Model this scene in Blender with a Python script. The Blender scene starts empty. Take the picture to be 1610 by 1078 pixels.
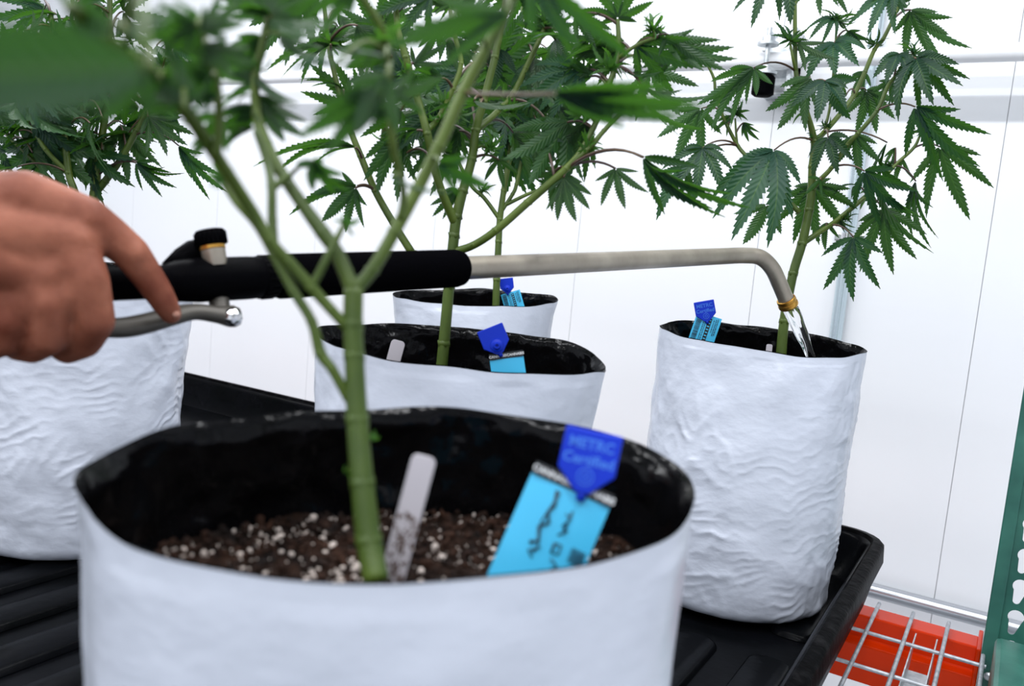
import bpy, bmesh, math, random
from mathutils import Vector, Matrix, noise

# ------------------------------------------------------------------ camera, world, lights, exposure
scene = bpy.context.scene
COL = scene.collection
FPX, CX, CY = 1330.0, 805.0, 539.0
# columns of the camera matrix: right, up, back (wall runs along x, y points at the wall, z up, tray floor z = 0)
RX = Vector((0.85034435, 0.51874752, 0.08840526))
UP = Vector((-0.13472038, 0.05220467, 0.98950750))
BK = Vector((0.50868939, -0.85333211, 0.11427781))
CAM = Vector((0, 0, 0.54))
cd = bpy.data.cameras.new('camera'); cam = bpy.data.objects.new('camera', cd); COL.objects.link(cam)
cam.matrix_world = Matrix(((RX.x, UP.x, BK.x, CAM.x), (RX.y, UP.y, BK.y, CAM.y), (RX.z, UP.z, BK.z, CAM.z), (0, 0, 0, 1)))
cd.sensor_width = 36.0; cd.lens = 36.0 * FPX / 1610.0
cd.clip_start = 0.02; cd.clip_end = 50
cd.dof.use_dof = True; cd.dof.focus_distance = 1.29; cd.dof.aperture_fstop = 6.3; cd.dof.aperture_blades = 9
scene.camera = cam

w = bpy.data.worlds.new('world'); scene.world = w; w.use_nodes = True
w.node_tree.nodes['Background'].inputs[0].default_value = (0.86, 0.92, 1.0, 1)
w.node_tree.nodes['Background'].inputs[1].default_value = 0.0

# the room's own ceiling rows, all at lamp height (3.1 m above its floor), facing straight down, all outside the picture
def strip_light(name, x, y, power, length=4.8, width=0.08):
    ld = bpy.data.lights.new(name, 'AREA'); ld.shape = 'RECTANGLE'; ld.size = length; ld.size_y = width
    ld.energy = power; ld.color = (.96, .975, 1.0)
    o = bpy.data.objects.new(name, ld); COL.objects.link(o); o.location = (x, y, 2.00)
    return o
strip_light('ceiling_row_wall_offscreen', -1.2, 1.12, 60)
strip_light('ceiling_row_tray_offscreen', -1.2, 0.05, 40)
strip_light('ceiling_row_aisle_offscreen', -1.2, -1.10, 60)

vs = scene.view_settings
vs.view_transform = 'Standard'; vs.look = 'None'; vs.exposure = 0.27; vs.gamma = 1.0; vs.use_curve_mapping = False

# ------------------------------------------------------------------ geometry helpers
def ray(px, py): return RX * ((px - CX) / FPX) - UP * ((py - CY) / FPX) - BK
def at(px, py, dep): return CAM + ray(px, py) * dep           # a point of the place, dep metres in front of the lens
def onz(px, py, z):
    r = ray(px, py); return CAM + r * ((z - CAM.z) / r.z)
def pix(p):
    v = p - CAM; d = -v.dot(BK)
    return CX + FPX * v.dot(RX) / d, CY - FPX * v.dot(UP) / d, d
def nz(v, s=1.0): return noise.noise(Vector(v) * s)

class MB:
    def __init__(self): self.v = []; self.f = []; self.uv = None
    def quadgrid(self, rows, closed=True):
        """rows: list of rings (same length)"""
        o = len(self.v); n = len(rows[0])
        for r in rows: self.v.extend([tuple(p) for p in r])
        for i in range(len(rows) - 1):
            for j in range(n if closed else n - 1):
                k = (j + 1) % n
                self.f.append((o + i*n + j, o + i*n + k, o + (i+1)*n + k, o + (i+1)*n + j))
        return o
    def cap(self, start, n, flip=False):
        idx = list(range(start, start + n)); self.f.append(tuple(reversed(idx)) if flip else tuple(idx))
    def tube(self, pts, rad, seg=8, caps=True, squash=None):
        pts = [Vector(p) for p in pts]; n = len(pts)
        if not hasattr(rad, '__len__'): rad = [rad] * n
        t0 = (pts[1] - pts[0]).normalized()
        ref = Vector((0, 0, 1)) if abs(t0.z) < 0.9 else Vector((0, 1, 0))
        u = (ref - t0 * ref.dot(t0)).normalized(); rows = []
        for i, p in enumerate(pts):
            t = (pts[min(i+1, n-1)] - pts[max(i-1, 0)])
            t = t.normalized() if t.length > 1e-9 else t0
            u = (u - t * u.dot(t)).normalized(); b = t.cross(u)
            su, sb = squash if squash else (1, 1)
            rows.append([p + (u * math.cos(2*math.pi*k/seg) * su + b * math.sin(2*math.pi*k/seg) * sb) * rad[i] for k in range(seg)])
        o = self.quadgrid(rows)
        if caps:
            self.cap(o, seg, True); self.cap(o + (n-1)*seg, seg)
        return self
    def box(self, lo, hi, M=None):
        o = len(self.v)
        for z in (lo[2], hi[2]):
            for y in (lo[1], hi[1]):
                for x in (lo[0], hi[0]):
                    p = Vector((x, y, z)); self.v.append(tuple(M @ p if M else p))
        for q in ((0,2,3,1),(4,5,7,6),(0,1,5,4),(2,6,7,3),(0,4,6,2),(1,3,7,5)): self.f.append(tuple(o+i for i in q))
        return self
    def prism(self, poly, z0, z1, M=None):
        o = len(self.v); n = len(poly)
        for z in (z0, z1):
            for p in poly:
                q = Vector((p[0], p[1], z)); self.v.append(tuple(M @ q if M else q))
        self.f.append(tuple(o + i for i in reversed(range(n)))); self.f.append(tuple(o + n + i for i in range(n)))
        for i in range(n):
            k = (i+1) % n; self.f.append((o+i, o+k, o+n+k, o+n+i))
        return self
    def lathe(self, prof, A, axis, seg=20, caps=True):
        """prof: list of (distance along axis, radius)"""
        axis = Vector(axis).normalized(); A = Vector(A)
        ref = Vector((0,0,1)) if abs(axis.z) < .9 else Vector((1,0,0))
        u = (ref - axis*ref.dot(axis)).normalized(); b = axis.cross(u)
        rows = [[A + axis*h + (u*math.cos(2*math.pi*k/seg) + b*math.sin(2*math.pi*k/seg))*r for k in range(seg)] for h, r in prof]
        o = self.quadgrid(rows)
        if caps: self.cap(o, seg, True); self.cap(o + (len(prof)-1)*seg, seg)
        return self
    def build(self, name, mat, parent=None, smooth=True, origin=None, bevel=0, angle=None):
        me = bpy.data.meshes.new(name)
        org = Vector(origin) if origin is not None else Vector((0,0,0))
        me.from_pydata([tuple(Vector(p) - org) for p in self.v], [], self.f); me.update()
        if self.uv:
            l = me.uv_layers.new(name='UVMap')
            for lp in me.loops: l.data[lp.index].uv = self.uv[lp.vertex_index]
        if smooth:
            me.polygons.foreach_set('use_smooth', [True]*len(me.polygons))
        me.materials.append(mat)
        o = bpy.data.objects.new(name, me); COL.objects.link(o); o.location = org
        if parent: put(o, parent)
        if angle is not None:
            try: me.set_sharp_from_angle(angle=math.radians(angle))
            except Exception: pass
        if bevel:
            m = o.modifiers.new('bevel', 'BEVEL'); m.width = bevel; m.segments = 2; m.limit_method = 'ANGLE'
        return o

WLOC = {}
def put(o, parent):
    """parent without moving: all our objects are unrotated, so subtract the world location"""
    pl = Vector((0,0,0)); q = parent
    while q: pl += q.location; q = q.parent
    o.parent = parent; o.location = o.location - pl
def tag(o, label=None, cat=None, group=None, kind=None):
    if label: o['label'] = label
    if cat: o['category'] = cat
    if group: o['group'] = group
    if kind: o['kind'] = kind
    return o
def thing(name, loc, label, cat, group=None):
    o = bpy.data.objects.new(name, None); COL.objects.link(o); o.location = loc; o.empty_display_size = 0.05
    return tag(o, label, cat, group)
def spline(pts, n=8):
    """Catmull-Rom through points that may carry a radius as 4th value"""
    P = [tuple(p) for p in pts]; out = []
    P = [tuple(2*a-b for a, b in zip(P[0], P[1]))] + P + [tuple(2*a-b for a, b in zip(P[-1], P[-2]))]
    for i in range(1, len(P)-2):
        for k in range(n):
            t = k/n; p0, p1, p2, p3 = P[i-1], P[i], P[i+1], P[i+2]
            out.append(tuple(0.5*((2*b)+(-a+c)*t+(2*a-5*b+4*c-d)*t*t+(-a+3*b-3*c+d)*t**3) for a, b, c, d in zip(p0, p1, p2, p3)))
    out.append(P[-2]); return out

# ------------------------------------------------------------------ materials
def mat(name, color, rough=0.5, metal=0.0, spec=0.5, **kw):
    m = bpy.data.materials.new(name); m.use_nodes = True; nt = m.node_tree; b = nt.nodes['Principled BSDF']
    b.inputs['Base Color'].default_value = (*color, 1); b.inputs['Roughness'].default_value = rough
    b.inputs['Metallic'].default_value = metal; b.inputs['Specular IOR Level'].default_value = spec
    for k, v in kw.items(): b.inputs[k.replace('_', ' ')].default_value = v
    return m
def nodes(m): return m.node_tree, m.node_tree.nodes['Principled BSDF']
def noisecol(m, c1, c2, scale, detail=4, lo=0.35, hi=0.65, stretch=(1,1,1), coord='Object'):
    nt, b = nodes(m); tc = nt.nodes.new('ShaderNodeTexCoord'); mp = nt.nodes.new('ShaderNodeMapping')
    mp.inputs['Scale'].default_value = stretch
    n = nt.nodes.new('ShaderNodeTexNoise'); n.inputs['Scale'].default_value = scale; n.inputs['Detail'].default_value = detail
    r = nt.nodes.new('ShaderNodeValToRGB'); r.color_ramp.elements[0].position = lo; r.color_ramp.elements[1].position = hi
    r.color_ramp.elements[0].color = (*c1, 1); r.color_ramp.elements[1].color = (*c2, 1)
    nt.links.new(tc.outputs[coord], mp.inputs[0]); nt.links.new(mp.outputs[0], n.inputs['Vector'])
    nt.links.new(n.outputs['Fac'], r.inputs[0]); nt.links.new(r.outputs[0], b.inputs['Base Color'])
    return m
def bump(m, scale, strength, dist=0.002, detail=4, stretch=(1,1,1)):
    nt, b = nodes(m); tc = nt.nodes.new('ShaderNodeTexCoord'); mp = nt.nodes.new('ShaderNodeMapping')
    mp.inputs['Scale'].default_value = stretch
    n = nt.nodes.new('ShaderNodeTexNoise'); n.inputs['Scale'].default_value = scale; n.inputs['Detail'].default_value = detail
    bp = nt.nodes.new('ShaderNodeBump'); bp.inputs['Strength'].default_value = strength; bp.inputs['Distance'].default_value = dist
    nt.links.new(tc.outputs['Object'], mp.inputs[0]); nt.links.new(mp.outputs[0], n.inputs['Vector'])
    nt.links.new(n.outputs['Fac'], bp.inputs['Height']); nt.links.new(bp.outputs[0], b.inputs['Normal'])
    return m

M = {}
M['wall'] = noisecol(mat('wall_panel', (.83, .85, .88), .35), (.82, .84, .87), (.86, .875, .90), 1.2, 2)
M['seam'] = mat('wall_seam', (.62, .64, .68), .7)
M['floor'] = noisecol(mat('floor_paint', (.6, .62, .65), .5), (.55, .57, .6), (.66, .67, .7), 3)
M['pipe'] = mat('white_pipe', (.86, .87, .89), .3)
M['galv'] = noisecol(mat('galvanized', (.55, .58, .6), .38, .85), (.42, .46, .48), (.68, .7, .71), 60, 3)
M['wire'] = bump(noisecol(mat('wire_zinc', (.45, .47, .5), .5, .55), (.33, .35, .38), (.52, .54, .57), 90, 3), 200, .2)
M['conduit'] = mat('conduit', (.60, .70, .74), .25, .8)
M['steelbar'] = mat('steel_bar', (.50, .52, .55), .28, 1.0)
M['orange'] = bump(mat('orange_paint', (.66, .034, .001), .26, spec=.14), 90, .08)
M['green'] = bump(noisecol(mat('green_paint', (.015, .10, .075), .38), (.012, .085, .065), (.03, .14, .105), 14), 60, .15)
M['tray'] = bump(noisecol(mat('tray_plastic', (.0012, .0013, .0018), .25, spec=.3, IOR=1.15), (.0008, .001, .0012), (.002, .0022, .003), 9), 60, .25, .002)
M['rim'] = bump(noisecol(mat('tray_rim', (.004, .004, .005), .36, spec=.06, IOR=1.15), (.0015, .0015, .0018), (.016, .016, .017), 38, 6, .5, .8), 90, .5, .002)
M['rubber'] = bump(mat('black_rubber', (.0015,.0015,.002), .5, spec=.05, IOR=1.15), 300, .1)
M['blackplastic'] = bump(mat('black_plastic', (.0015, .0015, .002), .4, spec=.08, IOR=1.15), 120, .1)
M['foam'] = bump(mat('foam_grip', (.0015, .0015, .002), .85, spec=.02, IOR=1.15), 500, .3, .001)
M['wand'] = noisecol(mat('wand_metal', (.38, .33, .27), .40, .75), (.32, .28, .23), (.46, .41, .34), 26, 6, .3, .7)
M['lever'] = mat('lever_metal', (.075, .068, .058), .5, .4)
M['brass'] = bump(noisecol(mat('brass', (.60, .30, .04), .32, .95), (.42, .19, .03), (.78, .45, .10), 80), 120, .15)
M['chrome'] = mat('chrome', (.75, .75, .76), .12, 1.0)
M['white'] = mat('white_mark', (.75, .72, .66), .5)
M['blue'] = mat('blue_plastic', (.003, .030, .50), .4, spec=.25, Subsurface_Weight=.0)
M['bluemark'] = mat('blue_marking', (.03, .15, .66), .5)
M['cyan'] = mat('cyan_card', (.07, .55, .90), .32)
M['black'] = mat('black_ink', (.008, .010, .014), .5)
M['ink'] = mat('marker_ink', (.008, .04, .07), .5)
M['print'] = mat('white_print', (.8, .82, .84), .5)
M['stake'] = mat('marker_plastic', (.52, .49, .53), .4)
M['dirt'] = mat('dirt_smear', (.10, .06, .045), .9)
M['perlite'] = mat('perlite', (.50, .43, .39), .9)
M['soil'] = bump(noisecol(mat('soil', (.02, .011, .007), .9, spec=.1), (.003, .0016, .0012), (.020, .009, .005), 110, 6), 130, 1.0, .006)
M['bark'] = noisecol(mat('soil_crumb', (.03, .014, .008), .9, spec=.2), (.004, .002, .0014), (.030, .012, .006), 60)
M['nail'] = mat('nail', (.36, .17, .12), .35)
M['concrete'] = M['floor']

def film():
    m = mat('white_film', (.54, .575, .66), .26, spec=.55); nt, b = nodes(m)
    bump(m, 34, .32, .004, 3, (1, 1, 1.5)); return m
M['film'] = film()
M['lining'] = bump(mat('black_film', (.0025, .0025, .003), .14, spec=.16), 26, .6, .006, 4)

def skin():
    m = mat('skin', (.50, .22, .155), .58, spec=.22)
    noisecol(m, (.13, .032, .016), (.33, .12, .072), 22, 6, .32, .68); bump(m, 120, .45, .0016, 6)
    b = m.node_tree.nodes['Principled BSDF']; b.inputs['Subsurface Weight'].default_value = .15
    b.inputs['Subsurface Radius'].default_value = (.012, .004, .002); b.inputs['Subsurface Scale'].default_value = .5
    return m
M['skin'] = skin()

def glass():
    m = mat('water', (1, 1, 1), .0, spec=.5, Transmission_Weight=1.0, IOR=1.33); return m
M['water'] = glass()

def leafmat(name, top, under, trans, tw):
    m = bpy.data.materials.new(name); m.use_nodes = True; nt = m.node_tree; N = nt.nodes; Lk = nt.links.new
    b = N['Principled BSDF']; out = N['Material Output']
    uv = N.new('ShaderNodeUVMap'); sep = N.new('ShaderNodeSeparateXYZ'); Lk(uv.outputs[0], sep.inputs[0])
    # u: 0 at the midrib, 1 at the edge; v along the leaflet
    sx = N.new('ShaderNodeMath'); sx.operation = 'MULTIPLY'; sx.inputs[1].default_value = .55; Lk(sep.outputs[0], sx.inputs[0])
    vv = N.new('ShaderNodeMath'); vv.operation = 'SUBTRACT'; Lk(sep.outputs[1], vv.inputs[0])
    k = N.new('ShaderNodeMath'); k.operation = 'MULTIPLY'; k.inputs[1].default_value = .12; Lk(sep.outputs[0], k.inputs[0]); Lk(k.outputs[0], vv.inputs[1])
    fr = N.new('ShaderNodeMath'); fr.operation = 'MULTIPLY'; fr.inputs[1].default_value = 88.0; Lk(vv.outputs[0], fr.inputs[0])
    sn = N.new('ShaderNodeMath'); sn.operation = 'SINE'; Lk(fr.outputs[0], sn.inputs[0])
    bp = N.new('ShaderNodeBump'); bp.inputs['Strength'].default_value = .35; bp.inputs['Distance'].default_value = .001; Lk(sn.outputs[0], bp.inputs['Height'])
    rib = N.new('ShaderNodeMapRange'); rib.inputs[1].default_value = .03; rib.inputs[2].default_value = .11
    rib.inputs[3].default_value = 1; rib.inputs[4].default_value = 0; Lk(sep.outputs[0], rib.inputs[0])
    geo = N.new('ShaderNodeNewGeometry'); oi = N.new('ShaderNodeObjectInfo')
    mx = N.new('ShaderNodeMix'); mx.data_type = 'RGBA'; mx.inputs[6].default_value = (*top, 1); mx.inputs[7].default_value = (*under, 1); Lk(geo.outputs['Backfacing'], mx.inputs[0])
    hv = N.new('ShaderNodeHueSaturation')
    vr = N.new('ShaderNodeMapRange'); vr.inputs[3].default_value = .75; vr.inputs[4].default_value = 1.3; Lk(oi.outputs['Random'], vr.inputs[0]); Lk(vr.outputs[0], hv.inputs['Value'])
    Lk(mx.outputs[2], hv.inputs['Color'])
    m2 = N.new('ShaderNodeMix'); m2.data_type = 'RGBA'; Lk(hv.outputs[0], m2.inputs[6]); m2.inputs[7].default_value = (under[0]*2.4+.02, under[1]*1.9+.02, under[2]*1.6, 1)
    rs = N.new('ShaderNodeMath'); rs.operation = 'MULTIPLY'; rs.inputs[1].default_value = .55; Lk(rib.outputs[0], rs.inputs[0]); Lk(rs.outputs[0], m2.inputs[0])
    Lk(m2.outputs[2], b.inputs['Base Color']); b.inputs['Roughness'].default_value = .45; b.inputs['Specular IOR Level'].default_value = .26
    Lk(bp.outputs[0], b.inputs['Normal'])
    tr = N.new('ShaderNodeBsdfTranslucent'); tr.inputs[0].default_value = (*trans, 1)
    ms = N.new('ShaderNodeMixShader'); ms.inputs[0].default_value = tw
    Lk(b.outputs[0], ms.inputs[1]); Lk(tr.outputs[0], ms.inputs[2]); Lk(ms.outputs[0], out.inputs[0])
    return m
M['leaf'] = leafmat('leaf', (.007, .038, .022), (.016, .054, .016), (.06, .19, .012), .34)

def stemmat(name, c1, c2):
    m = noisecol(mat(name, c1, .45, spec=.35), c1, c2, 30, 4, .35, .7, (1, 1, .35)); return bump(m, 140, .35, .001, 3, (1, 1, .15))
M['stem'] = stemmat('stem', (.036, .066, .007), (.092, .14, .018))
M['petiole'] = noisecol(mat('petiole', (.06, .03, .03), .4), (.045, .022, .024), (.10, .06, .03), 20)
M['tipgreen'] = leafmat('leaf_new', (.026, .10, .018), (.04, .12, .022), (.10, .28, .025), .4)

# ------------------------------------------------------------------ the setting
WY = 2.28
def structure(o): o['kind'] = 'structure'; return o
wall = structure(MB().box((-6, WY + .004, -1.1), (3, WY + .12, 3.0)).build('wall_back', M['seam'], smooth=False))
def wall_x(px, py):
    r = ray(px, py); return (CAM + r * (WY / r.y)).x
s1, s2 = wall_x(1186, 435), wall_x(1530, 540)
step = s2 - s1; xs = [s1 + step * k for k in range(-10, 6)]
for a, b in zip(xs[:-1], xs[1:]):
    MB().box((a + .0007, WY - .004, -1.1), (b - .0007, WY + .0045, 3.0)).build('panel', M['wall'], wall, smooth=False)
structure(MB().box((xs[0] - .1, -2.5, -1.1), (xs[0], WY, 3.0)).build('wall_left', M['wall'], smooth=False))
structure(MB().box((-6, -2.5, -1.16), (3, WY + .1, -1.1)).build('floor', M['floor'], smooth=False))

structure(MB().box((3.0, -2.5, -1.1), (3.1, WY, 2.1)).build('wall_right', M['wall'], smooth=False))
structure(MB().box((xs[0], -2.6, -1.1), (3.0, -2.5, 2.1)).build('wall_front', M['wall'], smooth=False))
structure(MB().box((xs[0] - .1, -2.6, 2.06), (3.1, WY + .1, 2.16)).build('ceiling', M['wall'], smooth=False))

def wallpt(px, py, off):
    r = ray(px, py); return CAM + r * ((WY - off) / r.y)
# white rail pipe standing off the wall
def line_tube(name, label, cat, a, b, r, m, seg=20):
    t = MB().tube([a, b], r, seg).build(name, m, origin=a, angle=40); return tag(t, label, cat)
pa, pb = wallpt(1500, 85, .115), wallpt(730, 112, .115)
zr = pa.z
rail = thing('wall_rail', (pa.x, pa.y, zr), 'white horizontal pipe rail standing off the white back wall', 'pipe')
MB().tube([(-5.2, WY-.115, zr), (1.6, WY-.115, zr)], .0200, 24).build('pipe', M['pipe'], rail, angle=40)
# bracket holding the rail
bx = wallpt(1216, 90, .12).x
br = thing('pipe_bracket', (bx, WY, zr), 'galvanized strut bracket with black rubber mount holding the white rail', 'bracket')
ch = MB()
ch.box((bx-.040, WY-.09, zr+.030), (bx-.026, WY-.004, zr+.085)); ch.box((bx+.028, WY-.09, zr-.075), (bx+.042, WY-.004, zr+.085))
ch.box((bx-.040, WY-.07, zr-.075), (bx+.042, WY-.004, zr+.066)); ch.build('strut_channel', M['galv'], br, smooth=False, bevel=.002)
MB().lathe([(0,.006),(.10,.006)], (bx-.008, WY-.150, zr-.03), (0,0,1), 12).build('threaded_rod', M['galv'], br, angle=40)
for k, (zz, r, h) in enumerate(((.028,.026,.006),(.035,.016,.014),(-.042,.030,.007),(-.034,.020,.012))):
    MB().lathe([(0,r),(h,r)], (bx-.008, WY-.150, zr+zz), (0,0,1), 6 if h > .01 else 20).build('nut' if h > .01 else 'washer', M['galv'], br, angle=40)
MB().lathe([(0,.020),(.005,.027),(.045,.027),(.05,.022)], (bx-.008, WY-.150, zr-.094), (0,0,1), 20).build('rubber_mount', M['rubber'], br, angle=40)
# vertical conduit with clamp
c0, c1 = wallpt(1368, 20, .05), wallpt(1321, 520, .05); cxm = (c0.x + c1.x) / 2
con = thing('vertical_conduit', (cxm, WY-.03, -1.1), 'galvanized vertical conduit fixed to the white back wall', 'conduit')
MB().tube([(cxm, WY-.022, -1.1), (cxm, WY-.022, 2.4)], .0155, 18).build('tube', M['conduit'], con, angle=40)
zc = wallpt(1334, 372, .05).z
MB().lathe([(0,.019),(.02,.019)], (cxm, WY-.022, zc-.01), (0,0,1), 18).build('strap', M['chrome'], con, angle=40)
for s in (-1, 1): MB().box((cxm + s*.016 - .02, WY-.012, zc-.009), (cxm + s*.016 + .02, WY-.006, zc+.009)).build('strap_tab', M['chrome'], con, smooth=False, bevel=.002)
# lower steel bar along the wall
l0, l1 = wallpt(1375, 927, .06), wallpt(1565, 980, .06); zb = (l0.z + l1.z)/2
tag(MB().tube([(-4.5, WY-.06, zb), (1.4, WY-.06, zb)], .0185, 18).build('steel_bar', M['steelbar'], angle=40), 'polished horizontal steel bar along the foot of the white wall', 'bar')

# ------------------------------------------------------------------ rack: beam, wire deck, channel, upright
DZ = -0.05
beam = thing('rack_beam', (-1.0, 1.62, DZ-.1), 'orange painted steel step beam behind the wire deck', 'rack beam')
prof = [(1.655, DZ-.012), (1.60, DZ-.012), (1.60, DZ-.055), (1.572, DZ-.055), (1.572, DZ-.125), (1.655, DZ-.125)]
b_ = MB(); o = len(b_.v)
for x in (-3.4, .012):
    for y, z in prof: b_.v.append((x, y, z))
n = len(prof)
b_.f.append(tuple(range(n))); b_.f.append(tuple(reversed(range(n, 2*n))))
for i in range(n): k = (i+1) % n; b_.f.append((i, i+n, k+n, k))
b_.build('beam', M['orange'], beam, smooth=False, bevel=.003)
MB().box((.010, 1.565, DZ-.15), (.017, 1.66, DZ-.002)).build('end_plate', M['orange'], beam, smooth=False, bevel=.002)

deck = thing('wire_deck', (-1.0, .8, DZ), 'grey zinc wire mesh deck resting on the orange beam', 'wire deck')
sx_ = [.020 - .0573*k for k in range(0, 46)]
for x in sx_:
    MB().tube([(x, -.5, DZ), (x, 1.648, DZ)], .0034, 8).build('wire', M['wire'], deck, angle=50)
ya = [onz(1345, 988, DZ-.006).y, onz(1325, 1038, DZ-.006).y]; dy = ya[0]-ya[1]
for k in range(0, 14):
    y = ya[0] - dy*k
    MB().tube([(-2.7, y, DZ-.0065), (.026, y, DZ-.0065)], .0034, 8).build('cross_wire', M['wire'], deck, angle=50)
chx = (onz(1440, 1000, DZ-.02).x + onz(1473, 1010, DZ-.02).x)/2
c_ = MB(); hw = .0165
for s in (-1, 1):
    x0, x1 = (chx + s*hw - .001, chx + s*hw + .001)
    o = len(c_.v)
    ys = [(-.4, -.012), (1.50, -.012), (1.585, -.012), (1.52, -.045), (-.4, -.045)]
    for x in (x0, x1):
        for y, z in ys: c_.v.append((x, y, DZ+z))
    c_.f += [(o,o+1,o+2,o+3,o+4), tuple(o+5+i for i in (4,3,2,1,0))] + [(o+i, o+5+i, o+5+(i+1)%5, o+(i+1)%5) for i in range(5)]
c_.box((chx-hw, -.4, DZ-.047), (chx+hw, 1.50, DZ-.044))
c_.build('support_channel', M['galv'], deck, smooth=False)

# green upright: face plate with teardrop holes cut through
gx = .020; gy = 1.545
def plate_with_holes(name, x0, x1, z0, z1, holes, thick, y, m, parent):
    cu = bpy.data.curves.new(name, 'CURVE'); cu.dimensions = '2D'; cu.fill_mode = 'BOTH'; cu.extrude = thick/2
    def add(pts):
        s = cu.splines.new('POLY'); s.points.add(len(pts)-1); s.use_cyclic_u = True
        for q, p in zip(s.points, pts): q.co = (p[0], p[1], 0, 1)
    add([(x0, z0), (x1, z0), (x1, z1), (x0, z1)])
    for hx, hz in holes:
        pts = []
        for k in range(14):                       # big lobe
            a = math.radians(-40 + 260*k/13); pts.append((hx + .0115*math.cos(a), hz + .0115*math.sin(a)))
        for k in range(8):
            a = math.radians(200 + 140*k/7); pts.append((hx + .004 - .004 + .006*math.cos(a)*.9 - .003, hz - .024 + .006*math.sin(a)))
        add(pts)
    t = bpy.data.objects.new(name, cu); COL.objects.link(t)
    dg = bpy.context.evaluated_depsgraph_get(); me = bpy.data.meshes.new_from_object(t.evaluated_get(dg))
    bpy.data.objects.remove(t); bpy.data.curves.remove(cu)
    for v in me.vertices: v.co = Vector((v.co.x, y + v.co.z, v.co.y))
    me.materials.clear(); me.materials.append(m)
    o = bpy.data.objects.new(name, me); COL.objects.link(o); put(o, parent); return o
up = thing('rack_upright', (gx + .04, gy, -1.1), 'dark green steel rack upright with teardrop slots', 'rack upright')
hz0 = wallpt(1583, 966, WY - gy).z
holes = [(gx + .036, hz0 + .0508*k) for k in range(-16, 30)]
plate_with_holes('slotted_face', gx, gx + .085, -1.1, 1.9, holes, .0025, gy, M['green'], up)
MB().box((gx-.002, gy, -1.1), (gx+.001, gy+.07, 1.9)).build('side_flange', M['green'], up, smooth=False)
MB().box((gx+.083, gy, -1.1), (gx+.086, gy+.07, 1.9)).build('side_flange', M['green'], up, smooth=False)
MB().box((gx-.003, gy-.006, -1.1), (gx+.017, gy+.001, 1.9)).build('front_rib', M['green'], up, smooth=False, bevel=.002)
gb = thing('green_beam', (gx+.05, 1.0, DZ-.1), 'green painted rack side beam beside the wire deck', 'rack beam')
p0 = onz(1578, 985, DZ-.005)
MB().box((gx+.012, -.5, DZ-.12), (gx+.085, 1.50, .003)).build('beam', M['green'], gb, smooth=False, bevel=.008)
MB().lathe([(0,.007),(.004,.007),(.007,.004)], (gx+.012, gy-.008, DZ-.03), (0,-1,0), 10).build('bolt', M['galv'], gb, angle=40)

# ------------------------------------------------------------------ flood tray
TX0, TX1, TY0, TY1, TH = -2.75, -.150, -.55, 1.648, .08
def rrect(x0, x1, y0, y1, r, n=7):
    pts = []
    for cx_, cy_, a0 in ((x1-r, y1-r, 0), (x0+r, y1-r, 90), (x0+r, y0+r, 180), (x1-r, y0+r, 270)):
        for k in range(n):
            a = math.radians(a0 + 90*k/(n-1)); pts.append((cx_ + r*math.cos(a), cy_ + r*math.sin(a)))
    return pts
tray = thing('flood_tray', (-1.4, .5, -.04), 'large black plastic flood tray holding the bagged plants', 'tray')
def ring(off, z, r=.075):
    return [Vector((x, y, z)) for x, y in rrect(TX0+off, TX1-off, TY0+off, TY1-off, max(.01, r-off))]
tb = MB()
o = tb.quadgrid([ring(.052, -.003, .1), ring(.046, .0, .1), ring(.034, .055), ring(.030, .068), ring(.026, .074), ring(.022, .076)])
tb.cap(o, 28); tb.build('basin', M['tray'], tray, angle=50)
tb = MB()
tb.quadgrid([ring(.024, .070), ring(.022, .078), ring(.018, .082), ring(.004, .080), ring(0, .076), ring(-.002, .050), ring(.003, .046), ring(.020, -.036), ring(.06, -.040)])
tb.build('rolled_rim', M['rim'], tray, angle=50)
pL, pR = onz(1181, 1013, .012), onz(1266, 1016, .012)
pw = pR.x - pL.x; chn = pL.x - onz(1125, 1010, .012).x
for k in range(0, 14):
    x1 = pR.x - k*(pw + chn); x0 = x1 - pw
    if x0 < TX0 + .07: break
    for (ya_, yb_) in ((.12, pL.y - .0), (pL.y + .09, TY1 - .09)):
        tb = MB()
        def rr(off, z): return [Vector((x, y, z)) for x, y in rrect(x0+off, x1-off, ya_+off, yb_-off, .02, 4)]
        o = tb.quadgrid([rr(0, -.002), rr(.003, .004), rr(.006, .006)]); tb.cap(o + 2*16, 16)
        tb.build('raised_pad', M['tray'], tray, angle=40)
FZ = .0065   # top of the pads, what the bags stand on

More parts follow.
